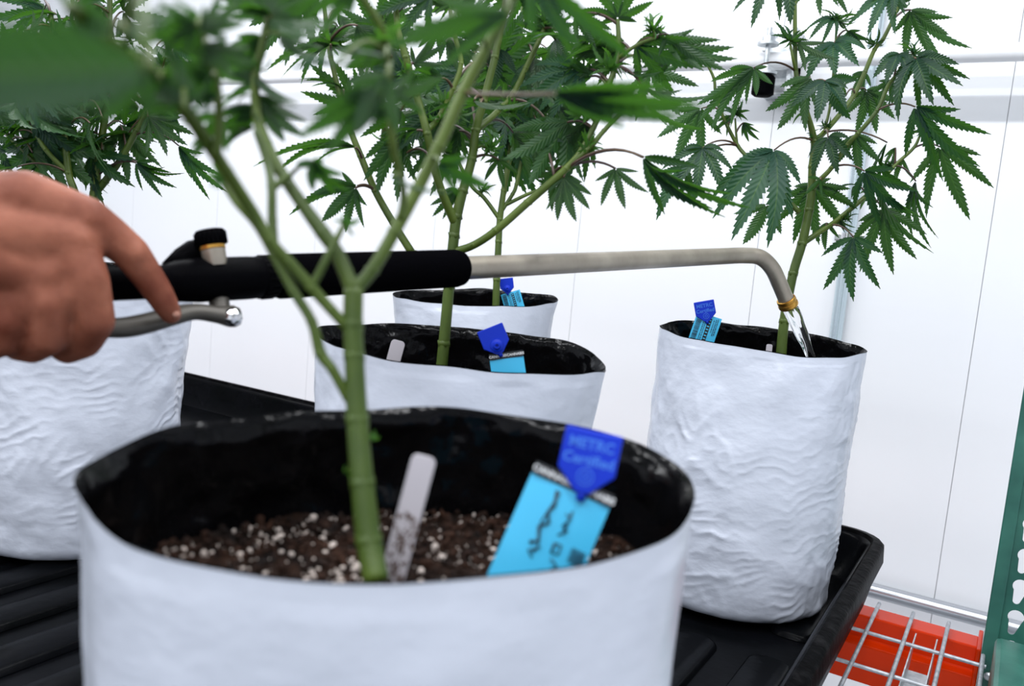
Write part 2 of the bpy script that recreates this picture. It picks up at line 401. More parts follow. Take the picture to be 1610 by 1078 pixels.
# ------------------------------------------------------------------ grow bags
def make_bag(parent, c, a, b, phi, rb, H, seed, tilt=(0, 0), soil_z=.36, nu=150, nv=110, wr=1.0, rimwave=.006, power=1.25, sag=None, lining_depth=None):
    """a, b: half axes of the mouth, phi: direction of its long axis, rb: radius of the foot"""
    cph, sph = math.cos(phi), math.sin(phi); sd = Vector((seed*7.3, seed*3.1, seed*1.7))
    def shape(th, v, off=0.0, inner=False):
        ct, st = math.cos(th), math.sin(th)
        # mouth: a pinched ellipse
        ex = a*math.copysign(abs(ct)**1.0, ct); ey = b*math.copysign(abs(st)**power, st)
        k = v**1.6
        bulge = 1 + .035*math.sin(math.pi*min(1, v*1.15))
        x = (rb*ct*bulge)*(1-k) + ex*k; y = (rb*st*bulge)*(1-k) + ey*k
        r = math.hypot(x, y); ux, uy = x/r, y/r
        if not inner:
            foot = min(1, v/.05); r -= (1 - math.sqrt(max(0, 1-(1-foot)**2)))*.016
        q = Vector((ct*1.0, st*1.0, v*H/.12))
        # long soft creases, crumples and horizontal wrinkles that gather toward the foot
        d = .0040*nz((ct*1.6+sd.x, st*1.6+sd.y, v*3+sd.z)) + .0030*nz((ct*3.2+sd.y, st*3.2, v*7+sd.x))
        t = v*H/.42
        hw = max(0, 1 - t*1.15)**.7
        zz = v*H*190 + 5.0*nz((ct*1.8+sd.z, st*1.8, v*5)) + 2.2*nz((ct*5+sd.x, st*5, v*9)) + 1.2*nz((ct*9, st*9+sd.y, v*14))
        zz -= 9.0*ct + 2*st
        side = .25 + .75*min(1, max(0, .55 + .6*ct + .5*nz((ct*3+sd.y, st*3, v*11))))
        amp = side*max(0, nz((ct*2.6+sd.x, st*2.6+sd.z, v*8)) + .25)
        ridge = 1 - abs(math.sin(zz)); 
        d += wr*hw*.0034*amp*(ridge*ridge - .3)
        cr = noise.turbulence(Vector((ct*2.2+sd.y, st*2.2+sd.x, v*H*9)), 4, True)
        d += wr*.0034*(cr - .5)*(.4 + .6*abs(ct)**2) 
        q3 = Vector((ct*1.9+sd.z, st*1.9+sd.x, v*H*8))
        msk = max(0, nz((ct*1.2+sd.y, st*1.2+sd.z, v*3.1+4)) + .12 + .35*max(0, abs(ct)-.55))
        rg = (1 - abs(noise.noise(q3*1.7)))**5 + .6*(1 - abs(noise.noise(q3*3.6 + Vector((7, 3, 1)))))**5
        d += wr*.0030*msk*(rg - .4)
        r += d*(1 if v < .97 else .6) + off
        z = v*H
        rim = rimwave*(nz((ct*1.3+sd.x, st*1.3+sd.y, 5.5)) + .5*nz((ct*3+sd.z, st*3, 2.5)))
        z += (rim + tilt[0]*x/a + tilt[1]*y/b + (sag(th) if sag else 0)) * v**2
        return Vector((c[0] + (ux*r*cph - uy*r*sph), c[1] + (ux*r*sph + uy*r*cph), FZ + z))
    mb = MB(); rows = []
    for i in range(nv+1):
        v = (i/nv)**.9
        rows.append([shape(2*math.pi*j/nu, v) for j in range(nu)])
    o = mb.quadgrid(rows); mb.cap(o, nu, True)
    bag = mb.build('grow_bag', M['film'], parent, origin=(c[0], c[1], FZ)); bag['label'] = 'white plastic grow bag with crinkled film and black inside'
    # black inner film, from the rim down to the soil
    mb = MB(); rows = []
    for i in range(31):
        v = 1 - (1 - (soil_z - .012 - FZ)/H)*(i/30)
        rr = []
        for j in range(nu):
            th = 2*math.pi*j/nu; p = shape(th, v, -.0014 if i else .0006, True); dd = Vector((c[0], c[1], p.z)) - p
            wv = .005*nz((p.x*30+sd.x, p.y*30, p.z*28)) + .003*nz((p.x*70, p.y*70+sd.y, p.z*60))
            if dd.length > 1e-4: p += dd.normalized()*max(0, (.003 + wv))*min(1, i/4)
            if i == 0: p.z += .0012
            rr.append(p)
        rows.append(rr)
    mb.quadgrid(rows); ln = mb.build('inner_lining', M['lining'], bag); ln['label'] = 'glossy black film lining'
    # soil
    mb = MB(); n = 64; rows = []
    vs_ = (soil_z - FZ)/H
    for i in range(1, 26):
        f = i/25
        rr = []
        for j in range(n):
            e = shape(2*math.pi*j/n, vs_, -.003, True); p = Vector((c[0] + (e.x-c[0])*f, c[1] + (e.y-c[1])*f, 0))
            p.z = soil_z + .006*nz((p.x*40, p.y*40, seed)) + .003*nz((p.x*110, p.y*110, seed))
            rr.append(p)
        rows.append(rr)
    o = mb.quadgrid(rows); mb.f.append(tuple(range(n-1, -1, -1)))
    soil = mb.build('soil', M['soil'], parent)
    return bag, soil, shape

ICO = [(0,0,1),(.89,0,.45),(.28,.85,.45),(-.72,.53,.45),(-.72,-.53,.45),(.28,-.85,.45),(.72,.53,-.45),(-.28,.85,-.45),(-.89,0,-.45),(-.28,-.85,-.45),(.72,-.53,-.45),(0,0,-1)]
ICF = [(0,1,2),(0,2,3),(0,3,4),(0,4,5),(0,5,1),(1,6,2),(2,7,3),(3,8,4),(4,9,5),(5,10,1),(6,7,2),(7,8,3),(8,9,4),(9,10,5),(10,6,1),(6,11,7),(7,11,8),(8,11,9),(9,11,10),(10,11,6)]
def crumbs(name, m, parent, c, R, z, n, r0, r1, rnd, edge):
    mb = MB()
    for _ in range(n):
        rr = R*math.sqrt(rnd.random()); t = rnd.uniform(0, 2*math.pi); r = r0*(r1/r0)**(rnd.random()**1.8)
        e = edge(t, .87, 0, True); rr = .93*math.sqrt(rnd.random()); ctr = Vector((c[0] + rr*(e.x-c[0]), c[1] + rr*(e.y-c[1]), z + r*rnd.uniform(-.1, .6) + .002))
        S = [rnd.uniform(.6, 1.2) for _ in range(3)]; o = len(mb.v)
        for q in ICO: mb.v.append(tuple(ctr + Vector([q[k]*S[k]*r*rnd.uniform(.8, 1.2) for k in range(3)])))
        mb.f += [tuple(o+i for i in f) for f in ICF]
    return tag(mb.build(name, m, parent, smooth=False), kind='stuff')

# ------------------------------------------------------------------ plants
LENS = {1: [1], 3: [1, .66], 5: [1, .84, .5], 7: [1, .92, .70, .38], 9: [1, .95, .8, .58, .32]}
def leaf_mesh(base, tip, roll, n, spread, bulge, droop, wfac, rnd, teeth=13):
    d = tip - base; L = d.length; d = d / L
    c = CAM - base; c = (c - d*c.dot(d)).normalized(); sd = d.cross(c)
    a = math.radians(roll); nrm = c*math.cos(a) + sd*math.sin(a); s = d.cross(nrm)
    mb = MB(); mb.uv = []
    m = (n-1)//2; G = Vector((0, 0, -1))
    for k in range(-m, m+1):
        ak = abs(k); f = ak/m if m else 0
        th = math.radians(spread)*f*(1 if k > 0 else -1) + (rnd.gauss(0, .05) if k else 0)
        Lk = L*LENS[n][ak]*(rnd.uniform(.92, 1.06) if k else 1)
        dr = d*math.cos(th) + s*math.sin(th)
        wd = 1.18*wfac*(L*.3 + Lk*.7)*(.9 + .1*(1-f)); sl = dr.cross(nrm).normalized()
        bl = bulge*(1 - .4*f) + (rnd.uniform(-.03, .03) if k else 0); dp = droop*f*rnd.uniform(.7, 1.3)
        tw = rnd.uniform(-.5, .5) if k else rnd.uniform(-.2, .2); fold = rnd.uniform(.12, .42)
        sway = rnd.uniform(-.05, .05)
        def ctr(t): return nrm*(bl*L*math.sin(math.pi*t)*.9) + dr*(Lk*t) + G*(dp*Lk*t*t) + sl*(sway*Lk*math.sin(math.pi*t))
        def hw(t): return wd*(max(t, .0)**.75)*(max(1-t, 0)**1.05)*2.05*.5 + .0004
        def pt(t, u):
            A = tw*t; acr = sl*math.cos(A) + nrm*math.sin(A); upn = nrm*math.cos(A) - sl*math.sin(A)
            wv = hw(t)
            return ctr(t) + acr*(u*wv) + upn*(fold*abs(u)*wv)
        T = teeth if ak < m or n <= 3 else max(6, int(teeth*.7))
        o = len(mb.v)
        ts = [.03 + .97*(j/T)**.95 for j in range(T+1)]
        for j, t in enumerate(ts):
            t2 = ts[min(j+1, T)]; tt = t + (t2-t)*.95
            iw = .80 if 0 < j < T else 1.0
            mb.v += [tuple(pt(t, 0)), tuple(pt(t, iw)), tuple(pt(t, -iw)), tuple(pt(t, .42)), tuple(pt(t, -.42))]
            mb.uv += [(0, t), (.8, t), (.8, t), (.42, t), (.42, t)]
            hwr = hw(t + (t2-t)*.5)/max(hw(tt), 1e-5)
            tu = min(1.16*hwr, 2.2) if j < T-1 else .4
            mb.v += [tuple(pt(tt, tu)), tuple(pt(tt, -tu))]; mb.uv += [(1, tt), (1, tt)]
        for j in range(T):
            p, q = o + 7*j, o + 7*(j+1)
            mb.f += [(p, p+3, q+3, q), (p+3, p+1, q+1, q+3), (p, q, q+4, p+4), (p+4, q+4, q+2, p+2)]
            if j < T-1: mb.f += [(p+1, p+5, q+1), (p+2, q+2, p+6)]
    # make the upper face the front
    mb.v = [tuple(Vector(v) + base) for v in mb.v]
    return mb

class Plant:
    def __init__(self, root, seed, leaf='leaf', stem='stem', petiole_r=.0016, pmat='petiole'):
        self.root = root; self.sk = []; self.rnd = random.Random(seed); self.lm = leaf; self.sm = stem; self.pr = petiole_r; self.pmat = pmat
    def stem(self, pts, name='branch', m=None, n=6, knobs=True, seg=10):
        """pts: (px, py, depth, radius)"""
        W = [(*at(p[0], p[1], p[2]), p[3]) for p in pts]
        S = spline(W, n); P = [Vector(q[:3]) for q in S]; R = [max(.0006, q[3]) for q in S]
        self.sk += P
        mb = MB().tube(P, R, seg)
        if knobs:
            for q in W[1:-1]:
                r = q[3]*1.28; c = Vector(q[:3]); o = len(mb.v)
                for a in ICO: mb.v.append(tuple(c + Vector((a[0]*r, a[1]*r, a[2]*r*.8))))
                mb.f += [tuple(o+i for i in f) for f in ICF]
        return mb.build(name, M[m or self.sm], self.root, origin=P[0])
    def near(self, px, py):
        best = None
        for p in self.sk:
            a, b, d = pix(p); e = (a-px)**2 + (b-py)**2
            if best is None or e < best[0]: best = (e, p, d)
        return best[1], best[2]
    def leaf(self, bx, by, tx, ty, roll=20, n=7, sp=65, b=.10, droop=.25, dd=0.0, dt=0.0, ap=None, m=None, w=.20, teeth=13, pm=None, depth=None, arch=.28):
        A, D = self.near(*(ap or (bx, by)))
        D0 = depth if depth else D + dd
        B = at(bx, by, D0); T = at(tx, ty, D0 + dt)
        mb = leaf_mesh(B, T, roll, n, sp, b, droop, w, self.rnd, teeth)
        lf = mb.build('leaf', M[m or self.lm], self.root, origin=B)
        ln = (B - A).length
        if ln > .006:
            C = (A + B)/2 + Vector((0, 0, 1))*arch*ln
            pts = [A*(1-t)**2 + C*2*t*(1-t) + B*t*t for t in [i/8 for i in range(9)]]
            mb = MB().tube(pts, [self.pr*(1.15 - .4*i/8) for i in range(9)], 7)
            mb.build('petiole', M[pm or self.pmat], lf, origin=A)
        return lf
    def tip(self, px, py, size, m='tipgreen', depth=None, k=9, lean=0):
        """cluster of young leaves at a growing point; size in metres"""
        A, D = self.near(px, py); D = depth or D; B = at(px, py, D); rnd = self.rnd; tot = MB(); tot.uv = []
        for i in range(k):
            a = 2*math.pi*i/k + rnd.uniform(-.3, .3); el = rnd.uniform(.1, 1.25)
            d = Vector((math.cos(a)*math.cos(el), math.sin(a)*math.cos(el), math.sin(el)))
            L = .8*size*rnd.uniform(.55, 1.15)
            mb = leaf_mesh(B, B + d*L, rnd.uniform(0, 360), rnd.choice((3, 3, 5)), 45, rnd.uniform(.1, .3), .4, .20, rnd, 7)
            o = len(tot.v); tot.v += mb.v; tot.uv += mb.uv; tot.f += [tuple(o+j for j in f) for f in mb.f]
        ob = tot.build('growing_tip', M[m], self.root, origin=B)
        if (B-A).length > .006:
            MB().tube([A, A*.5 + B*.5 + Vector((0,0,.004)), B], [.0016, .0013, .001], 7).build('shoot_stem', M[self.sm], ob, origin=A)
        return ob

GR = 'bagged plants in the flood tray'
def potted(label, c): return thing('potted_plant', (c.x, c.y, FZ), label, 'plant', GR)
def perp(c):   # direction across the line of sight
    return math.atan2(-c.x, c.y)

# ---- right plant, the one being watered
cR = Vector((-.357, 1.378, 0))
PR = potted('tall dark-leaved plant in white bag, being watered by the wand', cR)
make_bag(PR, cR, .1624, .0925, .2117, .153, .420, 1, tilt=(-.002, .012), nu=260, nv=190, wr=.95)
p = Plant(PR, 11, 'leaf', 'stem')
D = 1.365
p.stem([(1226,585,D,.0085),(1233,505,D,.0078),(1247,430,D,.0073),(1261,383,D,.0072),(1272,330,D,.0070),(1276,298,D,.0066),(1277,262,D,.0060),(1280,222,D,.0055),(1268,174,D-.01,.0040),(1258,138,D-.01,.0038),(1251,110,D-.01,.0036),(1250,60,D-.01,.0034),(1250,0,D-.01,.003),(1252,-70,D-.01,.0025)], 'stem', 'stem')
p.stem([(1261,383,D,.0050),(1290,364,D+.01,.0044),(1315,347,D+.02,.0042),(1350,318,D+.03,.0040),(1375,296,D+.04,.0036),(1407,260,D+.05,.0030),(1436,233,D+.05,.0026),(1447,212,D+.05,.002)])
p.stem([(1280,224,D,.0050),(1296,208,D+.02,.0044),(1325,174,D+.04,.0042),(1344,147,D+.05,.0042),(1360,113,D+.05,.0038),(1375,78,D+.05,.0036),(1388,62,D+.05,.0034),(1403,32,D+.05,.003),(1412,8,D+.05,.0022),(1420,-40,D+.05,.002)])
p.stem([(1274,300,D,.0046),(1290,282,D-.02,.0040),(1307,264,D-.03,.0036),(1332,228,D-.04,.0034),(1349,210,D-.05,.0034),(1379,174,D-.06,.0032),(1393,142,D-.06,.0032),(1402,127,D-.06,.003),(1430,95,D-.06,.0025)])
p.stem([(1257,334,D,.0044),(1228,304,D+.01,.0038),(1200,275,D+.03,.0034),(1174,246,D+.04,.0032),(1160,229,D+.05,.0032),(1144,199,D+.05,.003),(1133,174,D+.05,.0028),(1125,145,D+.05,.0026),(1122,122,D+.05,.0024),(1107,92,D+.05,.002)])
p.stem([(1251,112,D-.01,.0026),(1247,93,D-.02,.0024),(1243,72,D-.02,.002)], knobs=False)
p.stem([(1159,226,D+.05,.002),(1157,205,D+.05,.0018),(1156,186,D+.05,.0014)], knobs=False)
p.stem([(1296,208,D+.02,.0024),(1306,160,D+.03,.0022),(1313,80,D+.03,.002),(1315,42,D+.03,.0016)])
lf = p.leaf
lf(1217,236,1150,378,12,7,52,.10,.1,-.03,-.05,(1278,222),w=.235,teeth=16)
lf(1205,322,1168,384,200,3,60,.05,.2,0,.0,(1228,305),w=.40)
lf(1278,291,1288,385,182,9,105,.05,.12,.04,.0,(1276,298),w=.26,teeth=14)
lf(1302,216,1318,274,15,5,72,.12,.3,-.05,-.03,(1296,208),w=.36)
lf(1345,212,1352,280,170,5,70,.1,.2,.0,.0,(1332,228),w=.30)
lf(1395,224,1468,398,72,5,26,.24,.1,-.05,-.05,(1296,208),w=.20,teeth=17,arch=.2)
lf(1439,168,1541,262,25,5,52,.13,.2,-.04,-.02,(1380,173),w=.22,teeth=15)
lf(1478,231,1525,346,165,5,62,.04,.1,0,0,(1436,233),w=.22,teeth=15)
lf(1440,285,1464,390,60,5,40,.10,.1,0,0,(1407,262),w=.20)
lf(1359,269,1436,340,30,5,60,.12,.2,-.03,-.02,(1307,264),w=.24)
lf(1389,330,1405,432,165,7,78,.03,.1,0,0,(1362,310),w=.24,teeth=15)
lf(1342,373,1342,474,15,5,58,.05,.1,-.03,-.01,(1307,356),w=.26)
lf(1300,350,1298,394,160,3,50,.05,.2,0,0,(1300,358),w=.30)
lf(1320,344,1346,366,60,5,70,.1,.2,0,0,(1315,347),w=.26)
lf(1349,292,1308,309,60,3,40,.2,.2,0,0,(1362,305),w=.22)
lf(1432,16,1464,90,170,5,62,.06,.1,0,0,(1403,32),w=.27,teeth=14)
lf(1436,17,1529,76,140,3,30,.12,.1,.02,.02,(1403,32),w=.20)
lf(1440,92,1468,166,12,7,74,.12,.3,-.02,-.06,(1430,95),w=.27,teeth=14)
lf(1446,93,1500,166,12,5,60,.14,.3,-.01,-.03,(1430,95),w=.22)
lf(1414,84,1392,132,20,5,64,.1,.2,.0,-.02,(1403,120),w=.38)
lf(1398,-12,1364,57,15,5,50,.08,.2,-.02,-.02,(1412,8),w=.24)
lf(1408,-15,1404,28,15,3,30,.08,.2,-.03,-.02,(1412,8),w=.3)
lf(1312,67,1314,120,10,7,92,.1,.25,-.03,-.04,(1313,75),w=.36)
lf(1334,49,1362,78,20,5,62,.15,.3,.03,0,(1313,65),w=.30)
lf(1254,67,1315,93,150,3,42,.1,.2,-.01,-.03,(1251,67),w=.22)
lf(1310,30,1272,62,20,5,42,.2,.2,0,-.02,(1315,42),w=.20,m='leaf')
lf(1318,34,1348,32,60,3,40,.2,.3,0,0,(1315,42),w=.20,m='leaf')
lf(1214,-45,1181,44,12,5,52,.08,.1,-.02,-.02,(1250,-30),w=.22)
lf(1236,-40,1243,39,12,3,60,.08,.1,-.05,-.02,(1250,-30),w=.34)
lf(1290,-52,1290,25,165,5,60,.08,.1,.02,0,(1250,-40),w=.22)
lf(1300,-30,1333,22,165,3,50,.08,.1,.02,0,(1250,-40),w=.2)
lf(1185,107,1098,192,150,7,40,.10,.1,-.03,-.02,(1251,113),w=.17,teeth=15,m='leaf')
lf(1185,107,1189,150,175,5,95,.05,.2,-.03,0,(1251,113),w=.34)
lf(1274,121,1222,204,168,5,44,.08,.1,-.02,-.02,(1258,138),w=.24,m='leaf')
lf(1297,127,1284,192,10,5,70,.1,.1,-.07,-.03,(1268,150),w=.34)
lf(1302,128,1338,188,12,3,60,.1,.2,-.06,-.02,(1268,150),w=.40)
lf(1362,142,1378,210,182,7,85,.05,.1,.03,0,(1349,147),w=.30)
lf(1330,150,1262,128,110,5,40,.12,.1,-.05,0,(1344,147),w=.20)
lf(1105,232,1092,318,15,7,78,.12,.1,-.03,-.03,(1160,229),w=.26,teeth=14)
lf(1078,262,1032,346,15,3,40,.1,.1,-.02,-.02,(1160,229),w=.26)
lf(1102,171,1061,254,172,5,68,.05,.1,.0,0,(1133,174),w=.27,teeth=14)
lf(1169,193,1194,220,30,5,55,.15,.2,0,0,(1158,210),w=.26)
lf(1150,182,1122,208,150,3,40,.1,.2,0,0,(1144,199),w=.25)
lf(1402,127,1380,163,165,5,70,.1,.2,.02,0,(1402,127),w=.30)
lf(1408,232,1390,262,150,3,30,.1,.2,0,0,(1407,260),w=.22)
lf(1375,296,1352,330,140,3,50,.1,.2,.02,0,(1375,296),w=.25)
lf(1290,282,1266,306,160,3,60,.1,.2,-.02,0,(1290,282),w=.3)
lf(1268,174,1246,196,120,3,40,.1,.2,0,0,(1268,174),w=.25)
lf(1360,113,1338,150,165,5,60,.1,.2,.02,0,(1360,113),w=.3)
lf(1420,250,1408,290,160,3,50,.1,.2,.0,0,(1420,248),w=.28)
for q in ((1447,208,.045),(1435,84,.045),(1242,64,.045),(1156,181,.038),(1315,33,.042),(1376,70,.03),(1412,2,.05),(1298,200,.022),(1277,215,.02),(1330,345,.025),(1395,262,.03)): p.tip(*q, m='leaf')

# ---- middle plant
cM = Vector((-.5261, .7638, 0))
PM = potted('plant in white bag with blue tag cap and pale stake, behind the foam grip', cM)
make_bag(PM, cM, .168, .112, .24, .14, .418, 2, tilt=(-.002, .008), nu=220, nv=120, wr=.7)
p = Plant(PM, 22, 'leaf', 'stem'); lf = p.leaf; D = .955
p.stem([(692,600,D,.0068),(698,540,D,.0066),(706,450,D,.0064),(714,370,D,.0062),(718,340,D,.0062),(728,300,D,.0056),(742,250,D,.0052),(748,205,D,.0050),(760,160,D,.0046),(778,90,D,.0042),(790,30,D,.0036),(800,-40,D,.003)], 'stem', 'stem')
p.stem([(716,352,D,.0052),(694,300,D-.02,.0046),(680,250,D-.03,.0044),(672,210,D-.04,.0044),(655,150,D-.04,.0040),(638,90,D-.05,.0038),(625,40,D-.05,.0034),(622,-20,D-.05,.003)])
p.stem([(714,396,D,.0046),(745,385,D-.01,.0044),(780,362,D-.02,.0044),(830,318,D-.03,.0044),(890,265,D-.04,.0042),(915,235,D-.04,.0034),(940,185,D-.04,.0032),(956,137,D-.04,.0032),(968,104,D-.04,.003),(973,74,D-.04,.0028),(971,31,D-.04,.0024)], m='stem')
p.stem([(892,264,D-.04,.0034),(925,235,D-.05,.0030),(950,205,D-.05,.0026),(985,170,D-.05,.0024),(1010,150,D-.05,.002)])
p.stem([(748,205,D,.0042),(780,178,D+.02,.0036),(807,147,D+.03,.0034),(827,107,D+.03,.0032),(847,65,D+.03,.003),(856,45,D+.03,.0026)])
p.stem([(648,398,D+.03,.0048),(618,350,D+.03,.0044),(590,300,D+.03,.0042),(567,245,D+.03,.0040),(553,210,D+.03,.0036),(540,170,D+.03,.0032),(520,90,D+.03,.003),(512,30,D+.03,.0026),(508,-20,D+.03,.002)], m='stem')
p.stem([(714,420,D,.0050),(690,412,D+.01,.0048),(648,398,D+.03,.0048)])
p.stem([(671,206,D-.04,.0036),(690,185,D-.02,.0032),(712,140,D-.02,.003),(725,100,D-.02,.0028),(716,60,D-.02,.0026),(707,14,D-.02,.0022)])
p.stem([(973,91,D-.04,.0022),(990,78,D-.05,.0020),(1009,67,D-.05,.0018),(1030,60,D-.05,.0016)])
p.stem([(600,235,D+.02,.0030),(604,190,D+.02,.0028),(598,120,D+.02,.0024),(598,52,D+.02,.002)], m='stem')
lf(1010,247,1181,327,60,5,24,.10,.1,-.06,-.05,(893,265),w=.15,teeth=16,m='leaf')
lf(1012,247,1120,328,30,3,30,.12,.1,-.05,-.02,(893,265),w=.2)
lf(1051,55,1160,92,150,7,40,.16,.15,0,0,(1030,60),w=.22,teeth=14,m='leaf')
lf(1051,55,1036,88,170,3,90,.05,.2,0,0,(1030,60),w=.30,m='leaf')
lf(971,30,966,-60,180,7,100,.08,.1,0,-.03,(971,31),w=.28,m='leaf')
lf(1068,74,1008,124,12,5,36,.10,.1,.03,0,(985,82),w=.22,m='leaf')
lf(1010,135,1122,149,110,3,28,.12,.1,0,0,(968,104),w=.22)
lf(1012,160,1110,203,60,3,24,.08,.1,-.04,-.04,(985,170),w=.20,m='leaf')
lf(985,113,1040,112,110,5,30,.08,.1,0,0,(968,104),w=.25,m='leaf')
lf(872,270,868,332,178,7,115,.05,.1,.02,0,(889,266),w=.26,teeth=14)
lf(886,279,906,348,178,7,64,.05,.1,.0,-.02,(889,266),w=.25,teeth=15)
lf(968,265,983,328,172,5,72,.05,.1,0,-.02,(893,265),w=.24,m='leaf')
lf(847,213,874,254,12,5,72,.08,.1,.03,-.02,(827,240),w=.28,m='leaf')
lf(877,162,918,244,12,7,60,.08,.1,.05,-.02,(940,185),w=.22,m='leaf')
lf(784,251,793,296,172,5,92,.06,.1,.02,0,(742,250),w=.28)
lf(856,46,858,-34,180,7,112,.08,.1,0,-.02,(856,46),w=.30,m='leaf')
lf(884,56,784,63,100,3,26,.06,.1,-.02,-.02,(856,45),w=.20,m='leaf')
lf(838,105,832,147,12,5,82,.08,.2,.03,-.02,(827,107),w=.34,m='leaf')
lf(873,63,905,100,12,5,72,.10,.2,.05,-.02,(847,65),w=.30,m='leaf')
lf(880,62,942,104,12,3,40,.12,.2,.05,-.02,(847,65),w=.20,m='leaf')
lf(786,78,776,143,8,3,42,.05,.1,.05,0,(778,95),w=.40,m='leaf')
lf(904,24,964,70,170,5,45,.08,.1,0,0,(971,40),w=.26,m='leaf')
lf(598,51,556,-28,180,7,105,.06,.1,0,-.02,(598,52),w=.30,m='leaf')
lf(573,72,571,106,170,5,80,.08,.1,0,0,(598,90),w=.34)
lf(695,123,632,130,150,5,44,.08,.1,-.02,-.02,(712,138),w=.30,m='leaf')
lf(707,10,704,-60,180,7,108,.08,.1,0,0,(707,14),w=.28,m='leaf')
lf(690,42,670,92,165,5,50,.08,.1,.02,0,(710,40),w=.24,m='leaf')
lf(559,232,398,262,115,5,24,.10,.05,-.02,-.05,(570,250),w=.17,teeth=17,m='leaf')
lf(559,295,506,348,165,7,88,.08,.1,-.02,-.03,(590,300),w=.28,teeth=14)
lf(562,292,455,338,140,3,22,.10,.1,-.02,-.03,(590,300),w=.20,teeth=15)
lf(720,297,680,340,165,5,40,.08,.1,0,0,(728,300),w=.25)
lf(655,205,600,225,110,5,40,.12,.2,0,0,(672,210),w=.26)
lf(640,240,690,220,110,5,40,.1,.2,.04,0,(680,250),w=.26,m='leaf')
lf(520,70,420,110,120,5,30,.08,.1,-.02,-.04,(520,90),w=.22,m='leaf')
lf(512,55,585,40,110,5,40,.1,.1,0,0,(512,30),w=.25,m='leaf')
lf(540,140,470,125,100,5,34,.1,.1,0,0,(540,170),w=.22,m='leaf')
lf(755,165,668,182,110,3,30,.1,.1,-.03,-.03,(760,160),w=.2,m='leaf')
lf(745,158,836,160,105,5,24,.1,.1,-.04,-.03,(760,160),w=.2,m='leaf')
lf(860,190,940,202,100,5,20,.08,.1,-.03,0,(800,160),w=.18,m='leaf')
lf(735,150,735,200,10,5,60,.08,.1,.04,0,(748,205),w=.3,m='leaf')
lf(745,60,790,20,170,5,60,.1,.1,.02,0,(778,90),w=.3,m='leaf')
lf(650,100,700,70,160,5,60,.1,.1,.02,0,(645,110),w=.26,m='leaf')
lf(930,120,880,100,150,5,60,.1,.1,.02,0,(956,137),w=.26,m='leaf')
lf(925,65,900,100,150,5,60,.1,.1,.02,0,(971,70),w=.26,m='leaf')
lf(500,15,445,-10,150,5,50,.1,.1,.02,0,(510,10),w=.26,m='leaf')
rr = p.rnd
for i in range(34):
    A = rr.choice([q for q in p.sk if pix(q)[1] < 235]); ax, ay, _ = pix(A)
    bx, by = ax + rr.uniform(-55, 55), ay + rr.uniform(-30, 25); L_ = rr.uniform(70, 125); an = math.radians(rr.choice((rr.uniform(10, 60), rr.uniform(120, 170), rr.uniform(-60, 240))))
    lf(bx, by, bx + L_*math.cos(an), by + L_*math.sin(an), rr.choice((15, 165, 170, 120)), rr.choice((5, 7, 7)), rr.uniform(45, 85), .1, .2, rr.uniform(-.04, .08), rr.uniform(-.03, .03), (ax, ay), w=.25, teeth=12, m=rr.choice(('leaf', 'leaf', 'leaf', 'leaf')))
for q in ((960,110,.04),(1025,48,.03),(856,40,.05),(707,8,.05),(598,46,.05),(915,180,.035),(700,165,.04),(720,180,.035),(770,235,.035),(800,175,.035),(690,190,.03),(612,222,.03),(980,168,.03),(930,240,.03),(520,70,.05),(900,160,.03),(640,120,.03)): p.tip(*q)

# ---- far plant by the wall
cF = Vector((-.964, 1.453, 0))
PF = potted('plant in the white bag nearest the wall, below the grey wand tube', cF)
make_bag(PF, cF, .170, .082, .51, .14, .420, 3, tilt=(.010, .012), nu=160, nv=100, wr=.6)
p = Plant(PF, 33, 'leaf', 'stem'); lf = p.leaf; D = 1.74
p.stem([(779,500,D,.0078),(781,440,D,.0075),(784,380,D,.0070),(786,345,D,.0068),(792,300,D,.0060),(802,240,D,.0056),(806,180,D,.0052),(815,120,D,.0046),(820,40,D,.004),(824,-40,D,.003)], 'stem', 'stem')
p.stem([(786,345,D,.0046),(762,312,D,.0042),(740,290,D,.0040),(715,240,D,.0036),(700,180,D,.003)])
p.stem([(790,330,D,.0040),(806,305,D,.0040),(812,290,D,.0040),(822,240,D,.0040),(828,190,D,.0036),(850,140,D,.003),(868,110,D,.0026)], m='stem')
p.stem([(795,322,D,.0040),(830,305,D,.0036),(858,295,D,.003)])
p.stem([(806,180,D,.004),(770,140,D,.004),(752,110,D,.0036),(740,60,D,.003)], m='stem')
rr = p.rnd
for i in range(54):
    A = rr.choice([q for q in p.sk if pix(q)[1] < 235]); ax, ay, _ = pix(A)
    bx, by = ax + rr.uniform(-55, 55), ay + rr.uniform(-35, 15); L_ = rr.uniform(50, 105); an = math.radians(rr.choice((rr.uniform(20, 70), rr.uniform(110, 160), rr.uniform(-20, 200))))
    lf(bx, by, bx + L_*math.cos(an), by + L_*math.sin(an), rr.choice((15, 20, 165, 110)), rr.choice((5, 5, 7)), rr.uniform(45, 85), .1, .2, rr.uniform(-.06, .06), rr.uniform(-.04, .04), (ax, ay), w=.25, teeth=10)
for q in ((700,178,.05),(868,108,.05),(858,290,.04),(740,60,.06),(822,235,.05),(760,300,.035),(770,140,.05),(650,150,.04)): p.tip(*q, m='leaf')

